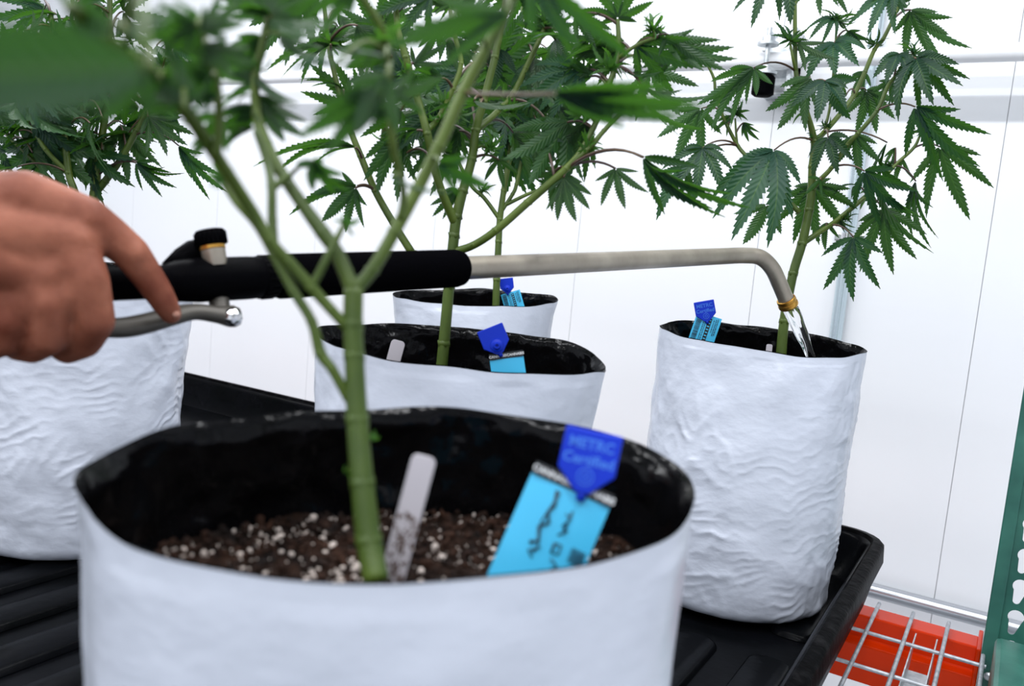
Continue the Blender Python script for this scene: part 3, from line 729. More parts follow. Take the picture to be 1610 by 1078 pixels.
# ---- left plant
cL = at(132, 440, 1.36); cL.z = 0
PL = potted('dense plant in white bag standing behind the gripping hand', cL)
make_bag(PL, cL, .165, .115, perp(cL), .150, .440, 4, nu=240, nv=190, wr=1.5)
p = Plant(PL, 44, 'leaf', 'stem'); lf = p.leaf; D = 1.40
p.stem([(152,480,D,.0080),(148,325,D,.0076),(150,295,D,.0074),(156,240,D,.006),(164,190,D,.0056),(170,120,D,.005),(172,50,D,.0045),(173,-40,D,.004)], 'stem', 'stem')
p.stem([(152,300,D,.0066),(165,285,D,.006),(190,250,D,.0056),(215,205,D,.005),(235,165,D,.0046),(255,110,D,.004),(270,50,D,.0035)])
p.stem([(140,400,D-.02,.0062),(120,310,D-.03,.0058),(108,272,D-.03,.0055),(100,200,D-.03,.005),(90,150,D-.03,.0046),(85,90,D-.03,.004),(80,20,D-.03,.0035)])
p.stem([(107,272,D-.03,.004),(72,235,D-.04,.0038),(45,190,D-.04,.0034),(25,140,D-.04,.003)])
p.stem([(92,440,D+.05,.0070),(93,285,D+.05,.0066),(96,200,D+.05,.006),(100,100,D+.05,.005)])
p.stem([(85,287,D+.03,.0032),(50,250,D+.03,.003),(12,214,D+.03,.0026)])
p.stem([(150,285,D,.005),(140,240,D+.02,.005),(132,180,D+.02,.0046),(124,100,D+.02,.004),(120,20,D+.02,.0036)])
p.stem([(170,130,D,.0036),(190,150,D-.02,.0034),(205,135,D-.02,.003)])
lf(98,216,0,236,100,3,24,.08,.1,-.02,0,(150,245),w=.2)
lf(72,190,95,258,12,5,62,.1,.2,.03,0,(100,200),w=.3)
lf(76,192,132,188,100,3,24,.1,.1,.02,0,(100,200),w=.2)
lf(214,256,278,295,25,5,44,.06,.2,-.02,0,(155,280),w=.2)
lf(216,254,290,272,70,3,20,.14,.1,-.02,0,(155,280),w=.14)
lf(281,229,358,302,40,5,34,.10,.1,-.02,0,(222,220),w=.18)
lf(138,207,146,240,20,5,80,.1,.2,0,0,(160,215),w=.34)
lf(189,196,242,291,165,5,44,.05,.1,.02,0,(190,230),w=.2)
lf(190,205,204,282,165,3,44,.05,.1,.02,0,(190,230),w=.2)
lf(28,262,-20,275,100,3,24,.08,.1,-.04,0,(105,275),w=.25)
lf(30,205,-20,205,100,5,30,.1,.1,0,0,(60,215),w=.25)
lf(160,235,118,205,100,5,30,.12,.1,-.02,0,(162,220),w=.2)
lf(89,23,8,38,110,5,34,.1,.1,0,0,(80,20),w=.22)
lf(230,170,262,215,165,5,60,.1,.1,.02,0,(230,170),w=.3)
lf(50,130,20,170,15,5,60,.1,.1,.02,0,(60,215),w=.3)
lf(10,90,40,30,160,5,60,.1,.1,.02,0,(25,140),w=.3)
rr = p.rnd
for i in range(78):
    A = rr.choice([q for q in p.sk if pix(q)[1] < 230]); ax, ay, _ = pix(A)
    bx, by = ax + rr.uniform(-60, 60), ay + rr.uniform(-40, 25); L_ = rr.uniform(60, 115); an = math.radians(rr.choice((rr.uniform(0, 70), rr.uniform(110, 180), rr.uniform(-60, 240))))
    lf(bx, by, bx + L_*math.cos(an), by + L_*math.sin(an), rr.choice((15, 20, 165, 110, 100)), rr.choice((5, 5, 7)), rr.uniform(40, 75), .1, .2, rr.uniform(-.1, .12), rr.uniform(-.04, .04), (ax, ay), w=.24, teeth=10)
for q in ((200,130,.06),(255,108,.06),(40,185,.05),(45,232,.035),(120,180,.06),(90,60,.06),(185,165,.05)): p.tip(*q, m='leaf')

# ---- front plant
cT = Vector((-.2411, .3258, 0))
PT = potted('plant in the big open white bag with soil and perlite showing', cT)
def front_sag(th): return 0
bagT, soilT, shapeT = make_bag(PT, cT, .150, .092, .955, .132, .418, 5, tilt=(.0017, .014), soil_z=.372, nu=240, nv=110, wr=.35, rimwave=.004, power=1.0)
rnd = random.Random(5)
crumbs('perlite', M['perlite'], soilT, cT, .105, .372, 1100, .0005, .0024, rnd, shapeT)
crumbs('soil_crumbs', M['bark'], soilT, cT, .105, .373, 2200, .001, .003, rnd, shapeT)
p = Plant(PT, 55, 'leaf', 'stem', .0009, 'stem'); lf = p.leaf
p.stem([(592,915,.365,.0056),(580,850,.372,.0056),(570,760,.378,.0053),(562,660,.385,.0050),(557,560,.39,.0046),(555,510,.392,.0046),(556,455,.395,.0046)], 'stem', 'stem', seg=14)
p.stem([(556,458,.395,.0038),(530,398,.40,.0034),(508,366,.402,.0035),(476,322,.405,.0030),(440,268,.41,.0030),(418,225,.415,.0030),(404,180,.42,.0026),(402,120,.42,.0022),(415,60,.42,.002),(424,20,.42,.002)])
p.stem([(558,455,.395,.0034),(585,425,.40,.0032),(620,365,.405,.0031),(655,300,.41,.0031),(690,230,.412,.0030),(728,145,.415,.0030),(765,75,.415,.0028),(800,10,.415,.0026),(830,-60,.415,.002)])
p.stem([(547,515,.392,.0026),(520,486,.39,.0025),(490,452,.388,.0027),(455,412,.385,.0025),(425,378,.382,.0025),(395,330,.378,.0027),(355,268,.36,.0027),(320,215,.34,.0028),(285,165,.32,.0028),(230,110,.29,.0026),(165,60,.26,.0024),(110,10,.24,.002)])
p.stem([(549,628,.388,.0024),(522,580,.385,.0023),(504,555,.385,.0026),(490,505,.385,.0023),(462,458,.386,.0023),(432,402,.388,.0023),(404,354,.39,.0020),(372,318,.39,.0018),(350,285,.39,.0015)])
p.stem([(432,402,.388,.0022),(428,346,.392,.0021),(427,293,.395,.0020),(420,255,.40,.0018),(402,205,.40,.0015)])
p.stem([(428,296,.396,.0018),(445,283,.40,.0018),(456,276,.402,.0018)], knobs=False)
p.stem([(490,452,.388,.0020),(518,398,.39,.0018),(540,354,.395,.0012)])
p.stem([(630,345,.405,.0020),(634,300,.40,.0016),(618,230,.38,.0018),(612,150,.37,.0018),(606,60,.36,.0016),(560,-20,.35,.0016)], m='stem')
p.stem([(340,245,.345,.002),(345,180,.34,.0018),(335,110,.33,.0018),(310,30,.32,.0016)])
# soft foreground leaves
lf(494,255,553,302,60,5,70,.06,.1,0,0,(456,276),w=.34,m='leaf',pm='petiole')
lf(494,255,492,300,150,3,80,.06,.1,0,0,(456,276),w=.5,m='leaf')
lf(872,147,1108,166,40,5,12,.04,.05,-.06,-.02,(728,150),w=.19,m='leaf',pm='petiole',arch=-.02)
lf(872,148,1045,190,40,3,12,.03,.05,-.06,0,(728,150),w=.20,m='leaf',pm='petiole',arch=-.02)
lf(842,-40,1002,98,30,3,26,.05,.1,-.01,0,(820,-20),w=.17,m='leaf')
lf(842,-40,912,76,25,3,40,.05,.1,-.01,0,(820,-20),w=.28,m='leaf')
lf(800,22,612,72,165,3,24,.08,.05,-.09,-.02,(790,30),w=.22,m='leaf')
lf(690,45,640,38,165,3,30,.1,.05,-.08,0,(765,75),w=.22,m='leaf')
lf(600,150,470,215,150,5,30,.08,.1,-.06,-.01,(612,150),w=.30,m='leaf')
lf(610,120,560,210,160,3,44,.08,.1,-.06,-.01,(612,150),w=.40,m='leaf')
lf(690,256,776,296,40,3,40,.08,.1,-.02,0,(676,260),w=.36,m='leaf')
lf(618,278,705,302,95,3,20,.06,.1,-.03,0,(634,300),w=.26,m='leaf')
lf(426,28,530,40,110,7,46,.08,.1,-.02,-.01,(420,40),w=.24,m='leaf')
lf(426,24,330,14,110,7,46,.08,.1,-.02,-.01,(420,40),w=.24,m='leaf')
lf(425,22,430,-60,180,7,80,.08,.1,-.02,0,(424,20),w=.26,m='leaf')
lf(530,105,416,88,80,3,22,.06,.1,-.05,0,(606,90),w=.22,m='leaf')
lf(440,55,508,88,120,5,44,.1,.1,-.01,0,(415,60),w=.24,m='leaf')
lf(398,150,320,170,100,5,40,.1,.1,0,0,(402,140),w=.26,m='leaf')
lf(400,115,470,170,110,5,40,.1,.1,0,0,(402,120),w=.26,m='leaf')
lf(345,150,265,185,120,5,40,.08,.1,-.02,0,(345,180),w=.28,m='leaf')
lf(330,105,250,60,150,5,50,.1,.1,-.02,0,(335,110),w=.26,m='leaf')
lf(318,55,250,5,150,5,50,.1,.1,-.02,0,(318,55),w=.28,m='leaf')
lf(315,45,385,-5,150,5,50,.1,.1,-.02,0,(318,55),w=.28,m='leaf')
lf(290,170,120,172,95,3,18,.04,.05,-.04,0,(285,165),w=.17,m='leaf')
lf(240,110,150,90,95,3,30,.04,.05,-.04,0,(230,110),w=.3,m='leaf')
lf(230,108,-280,132,10,1,30,.03,.02,-.125,-.03,(200,85),w=.42,m='leaf')
lf(200,50,280,5,120,5,40,.05,.02,-.02,0,(165,60),w=.28,m='leaf')
for bx,by,tx,ty,rl,n_,sp_,dd_,mm in ((285,160,190,60,165,5,55,-.03,'leaf'),(250,125,150,120,150,5,40,-.03,'leaf'),(335,120,230,150,160,5,40,-.02,'leaf'),(345,180,300,250,165,3,45,0,'leaf'),
    (310,40,215,70,165,5,45,-.03,'leaf'),(320,70,400,100,160,5,40,-.02,'leaf'),(402,130,330,80,165,5,45,0,'leaf'),(404,170,330,215,150,5,36,0,'leaf'),(402,150,480,215,150,5,36,0,'leaf'),
    (415,60,350,110,165,5,45,0,'leaf'),(420,40,510,-20,165,5,45,0,'leaf'),(424,20,345,-30,165,7,45,0,'leaf'),(560,-20,480,30,165,5,40,-.02,'leaf'),(606,60,540,110,165,5,40,0,'leaf'),
    (612,150,700,120,160,3,36,0,'leaf'),(612,180,530,170,150,5,36,-.03,'leaf'),(606,90,470,100,80,3,22,-.04,'leaf'),(230,110,160,190,165,3,40,-.03,'leaf'),(285,165,330,120,120,3,30,-.02,'leaf'),(165,60,90,-10,165,5,40,-.02,'leaf'),(400,200,300,230,120,3,24,0,'leaf')):
    lf(bx,by,tx,ty,rl,n_,sp_,.08,.1,dd_,0,(bx+14,by+10),w=.30,m=mm)
for q in ((404,110,.014),(345,285,.010),(540,352,.010),(424,14,.018),(606,60,.014),(335,110,.014)): p.tip(*q, m='tipgreen', k=6)
for q in ((584,690),(545,742),(565,445),(490,452),(508,366)):
    A, D_ = p.near(*q); p.tip(q[0], q[1], .005, depth=D_, k=4)

# ------------------------------------------------------------------ plant tags and stakes
def text_mesh(mb, s, size, cx_, cy_, M4, z, bold=0.0, align='CENTER'):
    cu = bpy.data.curves.new('t', 'FONT'); cu.body = s; cu.size = size; cu.align_x = align; cu.align_y = 'CENTER'; cu.offset = bold; cu.resolution_u = 3
    t = bpy.data.objects.new('t', cu); COL.objects.link(t)
    dg = bpy.context.evaluated_depsgraph_get(); me = bpy.data.meshes.new_from_object(t.evaluated_get(dg))
    o = len(mb.v)
    for v in me.vertices: mb.v.append(tuple(M4 @ Vector((v.co.x + cx_, v.co.y + cy_, z))))
    for f in me.polygons: mb.f.append(tuple(o + i for i in f.vertices))
    bpy.data.objects.remove(t); bpy.data.curves.remove(cu); bpy.data.meshes.remove(me)
def frame(px, py, dep, rot, lean=0.0, yaw=0.0):
    """origin at a point, x to the right, y up, z to the viewer, turned by rot (deg, clockwise), leaning back"""
    o = at(px, py, dep); zax = (CAM - o).normalized(); xax = (RX - zax*RX.dot(zax)).normalized(); yax = zax.cross(xax)
    R = Matrix((xax, yax, zax)).transposed()
    R = R @ Matrix.Rotation(-math.radians(rot), 3, 'Z') @ Matrix.Rotation(math.radians(lean), 3, 'X') @ Matrix.Rotation(math.radians(yaw), 3, 'Y')
    return Matrix.Translation(o) @ R.to_4x4()
def shield(w, h):
    return [(-w*.5, h*.5), (-w*.5, -h*.16), (-w*.12, -h*.5), (w*.12, -h*.5), (w*.5, -h*.16), (w*.5, h*.5)]
def plant_tag(label, F, cap_w, cap_h, card_w, card_h, card_rot, card_off, face, front=True):
    t = thing('plant_tag', F.translation, label, 'tag', 'blue capped plant tags')
    MB().prism(shield(cap_w, cap_h), -.0014, .0014, F).build('cap', M['blue'], t, smooth=False, bevel=.0009)
    k = cap_w/.03
    if front:
        mb = MB(); text_mesh(mb, 'METRC', .0075*k, 0, cap_h*.27, F, .0016, .0002); text_mesh(mb, 'Certified', .0075*k, 0, cap_h*.02, F, .0016, .0002)
        mb.build('lettering', M['bluemark'], t, smooth=False)
        mb = MB(); 
        for r in (.0042*k, .0018*k):
            pts = [F @ Vector((r*math.cos(a), r*math.sin(a) - cap_h*.24, .0014)) for a in [2*math.pi*i/20 for i in range(21)]]
            mb.tube(pts, .0004*k, 6)
        mb.build('stud_ring', M['bluemark'], t)
    else:
        c = F @ Vector((0, -cap_h*.2, .0010)); ax = F.to_3x3() @ Vector((0, 0, 1))
        MB().lathe([(0,.0075*k),(.002,.007*k),(.003,.004*k),(.0055,.0032*k),(.0055,.0018*k),(.003,.0015*k)], c, ax, 18).build('stud', M['blue'], t, angle=40)
    MB().tube([F @ Vector((0, -cap_h*.45, -.0012)), F @ Vector((0, -cap_h*.62, -.0016))], .0024*k, 10).build('strap', M['blue'], t)
    G = F @ Matrix.Translation((card_off[0], card_off[1], -.003)) @ Matrix.Rotation(-math.radians(card_rot), 4, 'Z')
    # card: local x in [-w/2, w/2], y from 0 down to -h
    W, H = card_w, card_h
    cols = 8; mb = MB(); rows = []
    for z in (-.0003, .0003):
        rows.append(None)
    o = len(mb.v)
    for s in (-.0003, .0003):
        for i in range(cols+1):
            x = -W/2 + W*i/cols; bow = -.0016*(2*x/W)**2
            mb.v += [tuple(G @ Vector((x, 0, s + bow))), tuple(G @ Vector((x, -H, s + bow)))]
    n2 = 2*(cols+1)
    for i in range(cols):
        a = o + 2*i; mb.f += [(a, a+2, a+3, a+1), (a+n2, a+n2+1, a+n2+3, a+n2+2)]
        mb.f += [(a, a+n2, a+n2+2, a+2), (a+1, a+3, a+n2+3, a+n2+1)]
    mb.f += [(o, o+1, o+n2+1, o+n2), (o+2*cols, o+n2+2*cols, o+n2+2*cols+1, o+2*cols+1)]
    card = mb.build('card', M['cyan'], t, smooth=False)
    Z = .0005
    if face in ('hand', 'strip'):
        mb = MB().box((-W/2, -.006, .0003), (W/2, .0005, .0006), G); mb.build('black_strip', M['black'], card, smooth=False)
        mb = MB(); text_mesh(mb, 'CANNABIS', W*.105, -W*.25, -.0028, G, .0008, .0001); text_mesh(mb, 'CANNABIS', W*.105, W*.27, -.0028, G, .0008, .0001)
        mb.build('strip_lettering', M['print'], card, smooth=False)
    if face == 'hand':                    # marker handwriting, running up the card
        mb = MB()
        def stroke(pts, r=.0009):
            mb.tube([G @ Vector((W*(x-.5), -H*y, Z)) for x, y in pts], r, 6, squash=(.35, 1))
        stroke([(.36,.14),(.40,.26),(.36,.33),(.42,.40),(.33,.46),(.39,.56),(.30,.60)], .0011)
        stroke([(.40,.15),(.33,.42),(.41,.60),(.38,.66)], .0009); stroke([(.44,.60),(.32,.66),(.40,.70)], .0009)
        stroke([(.56,.28),(.64,.30),(.58,.38),(.66,.40),(.57,.46)], .0009); stroke([(.62,.24),(.62,.44)], .0007)
        stroke([(.58,.52),(.66,.52),(.66,.60),(.58,.60),(.58,.52)], .0009); stroke([(.60,.64),(.70,.68),(.64,.74)], .0009)
        mb.build('handwriting', M['ink'], card)
        mb = MB()
        for i in range(6): mb.box((W*.28, -H*(.50 + .02*i), Z-.0002), (W*.46, -H*(.51 + .02*i), Z), G)
        mb.build('fine_print', M['ink'], card, smooth=False)
    if face == 'barcode':
        mb = MB(); rb_ = random.Random(9); y = .05
        while y < .95:                     # bars across the left margin
            h = rb_.uniform(.006, .02); mb.box((-W*.44, -H*(y+h), Z-.0002), (-W*.24, -H*y, Z), G); y += h + rb_.uniform(.008, .02)
        mb.build('barcode', M['ink'], card, smooth=False)
        mb = MB()
        for x, a, b_ in ((-.16,.06,.8),(-.09,.12,.7),(.30,.06,.5),(.37,.04,.45),(.22,.1,.45)):
            y = a
            while y < b_:
                h = rb_.uniform(.012, .05); mb.box((W*x, -H*(y+h), Z-.0002), (W*(x+.035), -H*y, Z), G); y += h + .014
        mb.build('fine_print', M['ink'], card, smooth=False)
        mb = MB().box((W*.0, -H*.92, Z-.0002), (W*.15, -H*.08, Z), G); mb.build('black_block', M['black'], card, smooth=False)
        mb = MB()
        for i in range(9): mb.box((W*.03, -H*(.145+.085*i), Z), (W*.12, -H*(.115+.085*i), Z+.0002), G)
        mb.build('block_print', M['cyan'], card, smooth=False)
    return t
plant_tag('blue cap tag with handwritten cyan card in the big open bag', frame(925, 726, .415, 13), .0285, .0310, .0420, .062, 11, (-.0045, -.0095), 'hand')
plant_tag('blue cap tag above black strip card, beside the pale stake behind the foam grip', frame(778, 535, .90, -22), .0290, .0300, .0365, .05, 14, (.006, -.0165), 'strip', front=False)
plant_tag('small blue cap tag with barcode card in the bag nearest the wall', frame(797, 449, 1.76, -6), .0285, .0315, .041, .05, -10, (.0055, -.0140), 'barcode', front=False)
plant_tag('blue cap tag with cyan barcode card in the bag being watered', frame(1109, 489, 1.415, -10), .0335, .0345, .042, .062, 28, (.006, -.0080), 'barcode')

def stake(label, px0, py0, px1, py1, dep, width, dirt=True):
    a, b = at(px0, py0, dep), at(px1, py1, dep); yax = (a-b).normalized(); H = (a-b).length
    zax = (CAM - a); zax = (zax - yax*zax.dot(yax)).normalized(); xax = yax.cross(zax)
    F = Matrix.Translation(a) @ Matrix((xax, yax, zax)).transposed().to_4x4()
    w2 = width/2; r = w2*.55; prof = []
    for cx_, a0 in ((w2-r, 0), (-w2+r, 90)):
        for k in range(6):
            an = math.radians(a0 + 18*k); prof.append((cx_ + r*math.cos(an), -r + r*math.sin(an)))
    prof += [(-w2, -H*.9), (0, -H), (w2, -H*.9)]
    t = thing('plant_marker', a, label, 'plant marker', 'plastic plant stakes')
    bd = MB().prism(list(reversed(prof)), -.0006, .0006, F).build('stake', M['stake'], t, smooth=False, bevel=.0003)
    if dirt:
        mb = MB(); rd = random.Random(3)
        for _ in range(90):
            y = -H*rd.uniform(.42, .95); x = rd.uniform(-.9, .9)*w2; s = width*rd.uniform(.03, .10)
            pg = [(x + s*rd.uniform(.5, 1.2)*math.cos(q), y + s*1.5*rd.uniform(.5, 1.2)*math.sin(q)) for q in [2*math.pi*i/7 for i in range(7)]]
            mb.prism(pg, .0006, .00085, F)
        tag(mb.build('soil_smears', M['dirt'], bd, smooth=False), kind='stuff')
    return t
stake('mud-smeared pale plastic stake in the soil of the big open bag', 668, 716, 612, 925, .385, .0112)
stake('clean pale plastic stake in the bag behind the foam grip', 627, 535, 604, 620, .97, .0160, False)
stake('tip of white plastic stake in the bag being watered', 1210, 541, 1204, 600, 1.36, .0095, False)

# ------------------------------------------------------------------ watering wand
WA, WB = at(100, 450, .577), at(1150, 402, 1.22)
def wpt(px):
    """point on the wand axis under pixel column px"""
    q = (px - 100)/1050; z = 1/(1/.577 + (1/1.22 - 1/.577)*q); t = (z - .577)/(1.22 - .577); return WA.lerp(WB, t)
AX = (WB - WA).normalized()
wand = thing('watering_wand', wpt(340), 'long watering wand with black foam grip and bent grey metal spout', 'watering wand')
def seg(name, x0, x1, prof, m, n=24, angle=35):
    a, b = wpt(x0), wpt(x1); L_ = (b-a).length
    return MB().lathe([(h*L_, r) for h, r in prof], a, AX, n).build(name, M[m], wand, angle=angle)
seg('rear_handle', -80, 285, [(0,.009),(.02,.0125),(.3,.0135),(.6,.0120),(.9,.0125),(1,.0140)], 'rubber')
seg('valve_body', 262, 416, [(0,.0130),(.10,.0155),(.3,.0172),(.82,.0172),(.95,.0165),(1,.0150)], 'blackplastic')
cp = MB(); a, b = wpt(404), wpt(432); L_ = (b-a).length
cp.lathe([(0,.0165),(.1*L_,.0175),(.8*L_,.0172),(L_,.015)], a, AX, 28)
cpo = cp.build('coupling_nut', M['blackplastic'], wand, angle=30)
side = AX.cross(Vector((0,0,1))).normalized(); upw = side.cross(AX)
for k in range(22):
    an = 2*math.pi*k/22; dv = side*math.cos(an) + upw*math.sin(an)
    MB().tube([a + AX*L_*.12 + dv*.0172, a + AX*L_*.8 + dv*.0170], .0009, 6).build('grip_ridge', M['blackplastic'], cpo)
seg('foam_sleeve', 428, 728, [(0,.012),(.012,.0165),(.03,.0186),(.95,.0186),(.98,.0172),(.995,.014),(1,.0118)], 'foam', 32)
# bent tube
tp = [wpt(715), wpt(850), wpt(1000), wpt(1130)]
bend = [at(1172, 401.5, 1.236), at(1196, 405, 1.25), at(1214, 422, 1.262), at(1226, 447, 1.275), at(1239, 478, 1.288)]
path = spline([tuple(q) for q in tp + bend], 8)
MB().tube(path, .0117, 24).build('tube', M['wand'], wand, angle=40)
e0 = Vector(path[-1]); ed = (e0 - Vector(path[-6])).normalized()
mb = MB().lathe([(-.010,.0122),(-.0095,.0142),(-.006,.0148),(-.004,.0140),(-.001,.0152),(.003,.0150),(.005,.0135),(.005,.0105),(-.004,.0100)], e0, ed, 28, caps=False)
mb.build('brass_nozzle_ring', M['brass'], wand, angle=40)
# flow knob on top: neck, brass collar, cap
k0 = wpt(334); view = (CAM - k0).normalized()
kb = at(338, 402, .637); kd = (at(332, 372, .637) - kb).normalized()
mb = MB(); nk = at(318, 412, .652); mb.tube([at(270, 428, .645), at(292, 408, .65), at(306, 396, .652), at(318, 392, .652)], [.010,.011,.010,.009], 14); mb.build('knob_neck', M['blackplastic'], wand)
kb2 = at(340, 418, .648)
kn = MB().lathe([(0,.0075),(.004,.0088),(.0125,.0092)], kb2, kd, 20).build('knob_seat', M['wand'], wand, angle=40)
MB().lathe([(.0125,.0085),(.0130,.0096),(.0155,.0096),(.016,.0085)], kb2, kd, 20).build('brass_collar', M['brass'], wand, angle=40)
cap_ = MB().lathe([(.016,.0085),(.0165,.0112),(.026,.0115),(.0275,.0105)], kb2, kd, 26).build('flow_knob', M['rubber'], wand, angle=40)
u_ = kd.cross(view).normalized(); v_ = kd.cross(u_)
for k in range(20):
    an = 2*math.pi*k/20; dv = u_*math.cos(an) + v_*math.sin(an)
    MB().tube([kb2 + kd*.0168 + dv*.0113, kb2 + kd*.0258 + dv*.0115], .0007, 6).build('knob_ridge', M['rubber'], cap_)
F = frame(284, 432, .630, 30)
MB().prism([(-.004,.0012),(.0032,.0012),(.0042,0),(.0032,-.0012),(-.004,-.0012)], -.0006, .0008, F).build('arrow_mark', M['white'], wand, smooth=False)
# trigger lever, its post and pin
lev = [(140,514,.578,.0066),(190,515,.592,.0072),(230,508,.605,.0072),(270,497,.618,.0068),(305,490,.630,.0062),(340,494,.642,.0066),(364,497,.650,.0085),(376,497,.653,.0066)]
S = spline([(*at(q[0], q[1], q[2]), q[3]) for q in lev], 6)
MB().tube([q[:3] for q in S], [q[3] for q in S], 16, squash=(1, 1.5)).build('trigger_lever', M['lever'], wand)
MB().tube([at(343, 458, .657), at(346, 490, .650)], [.0075, .0078], 14).build('lever_post', M['lever'], wand, angle=50)
pc = at(366, 498, .640); pv = (CAM - pc).normalized()
MB().lathe([(-.006,.0072),(.000,.0070),(.003,.0055),(.0046,.0025)], pc, pv, 18).build('lever_pin', M['chrome'], wand, angle=60)

# water running from the nozzle into the bag
mb = MB(); wp = []; wr_ = []
w0 = e0 + ed*.004; w1 = at(1262, 528, 1.300); w2 = at(1276, 565, 1.305); w3 = at(1283, 610, 1.31)
rows = []
for i, q in enumerate(spline([tuple(w0), tuple(w1), tuple(w2), tuple(w3)], 12)):
    q = Vector(q); t = i/36
    side_ = RX; dep_ = BK; row = []
    for k in range(24):
        an = 2*math.pi*k/24; tw = an + t*2.6
        r = .0098*(1 - .22*t)*(1 + .30*math.sin(2*tw + 1.0) + .16*math.sin(3*tw - t*9) + .10*nz((math.cos(an)*2, math.sin(an)*2, t*7)))
        row.append(q + side_*math.cos(an)*r + dep_*math.sin(an)*r*.7)
    rows.append(row)
o = mb.quadgrid(rows); mb.cap(o, 24, True); mb.cap(o + 24*(len(rows)-1), 24)
tag(mb.build('water_stream', M['water'], origin=w0), 'clear stream of water pouring from the brass nozzle ring', 'water')

# ------------------------------------------------------------------ the hand on the wand
def capsule(mb, a, b, ra, rb_, n=14):
    a, b = Vector(a), Vector(b); d = (b-a); L_ = d.length; d = d/L_
    prof = []
    for k in range(6): q = math.radians(-90 + 90*k/6); prof.append((ra*math.sin(q), max(.0003, ra*math.cos(q))))
    prof.append((0, ra)); prof.append((L_, rb_))
    for k in range(1, 7): q = math.radians(90*k/6); prof.append((L_ + rb_*math.sin(q), max(.0003, rb_*math.cos(q))))
    mb.lathe(prof, a, d, n)
hb = MB()
def chain(pts):
    P = [(at(q[0], q[1], q[2]), q[3]) for q in pts]
    for (a, ra), (b, rb_) in zip(P[:-1], P[1:]): capsule(hb, a, b, ra, rb_)
chain([(-160,335,.545,.024),(40,318,.547,.021),(135,343,.556,.0150)])          # index metacarpal
chain([(-160,350,.540,.025),(20,370,.540,.022),(114,378,.548,.0155)])
chain([(-160,380,.540,.025),(-10,410,.536,.021),(66,432,.544,.0150)])
chain([(-160,410,.545,.023),(-50,440,.538,.019),(12,470,.543,.0140)])
chain([(135,343,.556,.0150),(168,366,.566,.0136),(206,398,.575,.0126),(228,428,.582,.0112),(248,458,.588,.0102),(260,478,.592,.0092),(269,494,.597,.0076)])   # index
chain([(114,378,.548,.0150),(140,440,.546,.0128),(152,505,.552,.0118),(134,538,.565,.0108),(106,550,.580,.0100),(84,538,.598,.0088)])   # middle
chain([(66,432,.544,.0148),(80,480,.541,.0125),(78,532,.547,.0112),(52,548,.562,.0102),(28,546,.578,.0095),(12,532,.595,.0082)])          # ring
chain([(12,470,.543,.0138),(16,505,.540,.0115),(10,535,.545,.0100),(-12,545,.56,.0092),(-32,540,.576,.0084),(-42,526,.59,.0074)])          # little
chain([(-140,340,.565,.024),(-40,340,.585,.0185),(40,352,.612,.0140),(100,395,.625,.0118),(140,430,.628,.0090)])                          # thumb, on the far side
chain([(60,345,.556,.018),(110,375,.556,.015)]); chain([(20,385,.55,.02),(80,405,.55,.016)]); chain([(-40,420,.55,.02),(30,440,.55,.016)])
chain([(120,400,.549,.0135),(85,440,.545,.0135)]); chain([(138,450,.549,.012),(100,470,.546,.012)]); chain([(75,460,.545,.0135),(20,490,.543,.0125)]); chain([(150,352,.560,.0125),(128,390,.552,.0135)]); chain([(10,340,.548,.026),(60,390,.548,.022)]); chain([(-60,380,.545,.028),(20,420,.545,.022)])
chain([(-200,360,.555,.036),(-40,352,.553,.035),(50,368,.558,.030),(95,395,.562,.022)])      # flesh of the back of the hand
chain([(-120,400,.553,.032),(10,430,.556,.027),(60,460,.560,.021)]); chain([(100,420,.560,.020),(105,480,.566,.018)]); chain([(40,470,.560,.020),(50,510,.566,.016)])
for q in ((138,342,.552,.0100),(120,376,.5425,.0095),(72,430,.538,.0095),(18,470,.538,.0090),(152,500,.551,.0090),(208,396,.5705,.0085)):      # knuckles
    chain([q, (q[0]+3, q[1]+4, q[2], q[3])])
chain([(145,372,.558,.010),(130,395,.556,.012)]) 
chain([(-160,370,.548,.030),(-300,378,.538,.031),(-520,400,.52,.036),(-900,440,.49,.042)])                                              # wrist and forearm
chain([(-160,345,.552,.026),(-300,355,.545,.027)]); chain([(-160,395,.552,.026),(-300,395,.545,.027)])
hand = hb.build('person', M['skin'], origin=at(60, 400, .56))
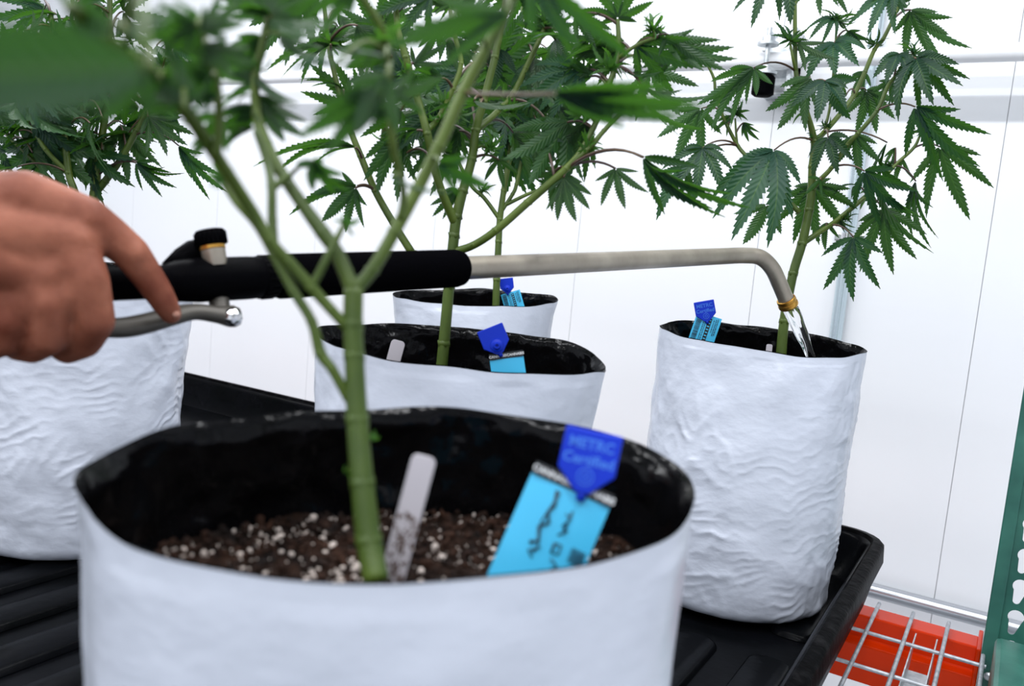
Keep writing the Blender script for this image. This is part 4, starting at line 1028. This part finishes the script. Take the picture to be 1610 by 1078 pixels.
hand['label'] = 'bare right hand and forearm gripping the wand and squeezing its lever'; hand['category'] = 'person'
rm = hand.modifiers.new('remesh', 'REMESH'); rm.mode = 'VOXEL'; rm.voxel_size = .0018; rm.use_smooth_shade = True
sm = hand.modifiers.new('smooth', 'SMOOTH'); sm.factor = .6; sm.iterations = 18
def nail(px, py, dep, rot, wd, ln, yaw=0):
    F = frame(px, py, dep, rot, 0, yaw); mb = MB(); rows = []
    for i in range(7):
        t = i/6; y = ln*(.5 - t); ww = wd*.5*(1 - .35*max(0, t-.6)**.8 if t > .6 else 1)*(.8 if i in (0, 6) else 1)
        rows.append([F @ Vector((ww*math.sin(q), y, -.5*wd*(1-math.cos(q))*.9)) for q in [math.radians(-65 + 130*j/6) for j in range(7)]])
    mb.quadgrid(rows, closed=False); o_ = mb.build('nail', M['nail'], hand)
    s_ = o_.modifiers.new('thick', 'SOLIDIFY'); s_.thickness = .0006
nail(277, 486, .5925, -22, .0085, .0105, 55)

# ------------------------------------------------------------------ droplets splashed on the watered bag
rd = random.Random(77); mb = MB(); bagR = PR.children[0]
from mathutils.bvhtree import BVHTree
me = bagR.data; off = Vector((cR.x, cR.y, FZ))
tree = BVHTree.FromPolygons([v.co + off for v in me.vertices], [tuple(pg.vertices) for pg in me.polygons])
def drop(px, py, r):
    r_ = ray(px, py).normalized(); hit = tree.ray_cast(CAM, r_)
    if hit[0] is None: return
    o_ = len(mb.v)
    for q in ICO: mb.v.append(tuple(hit[0] + Vector(q)*r))
    mb.f.extend([tuple(o_+i for i in f) for f in ICF])
for _ in range(260):
    k = rd.random()
    if k < .45: drop(rd.gauss(1105, 22), rd.uniform(690, 960), rd.uniform(.0005, .0012))
    elif k < .65: drop(rd.uniform(1100, 1270), rd.gauss(985, 14), rd.uniform(.0005, .0013))
    else: drop(rd.uniform(1060, 1300), rd.uniform(570, 950), rd.uniform(.0004, .0013))
dr_ = mb.build('water_drops', M['water']); tag(dr_, kind='stuff'); put(dr_, bagR)
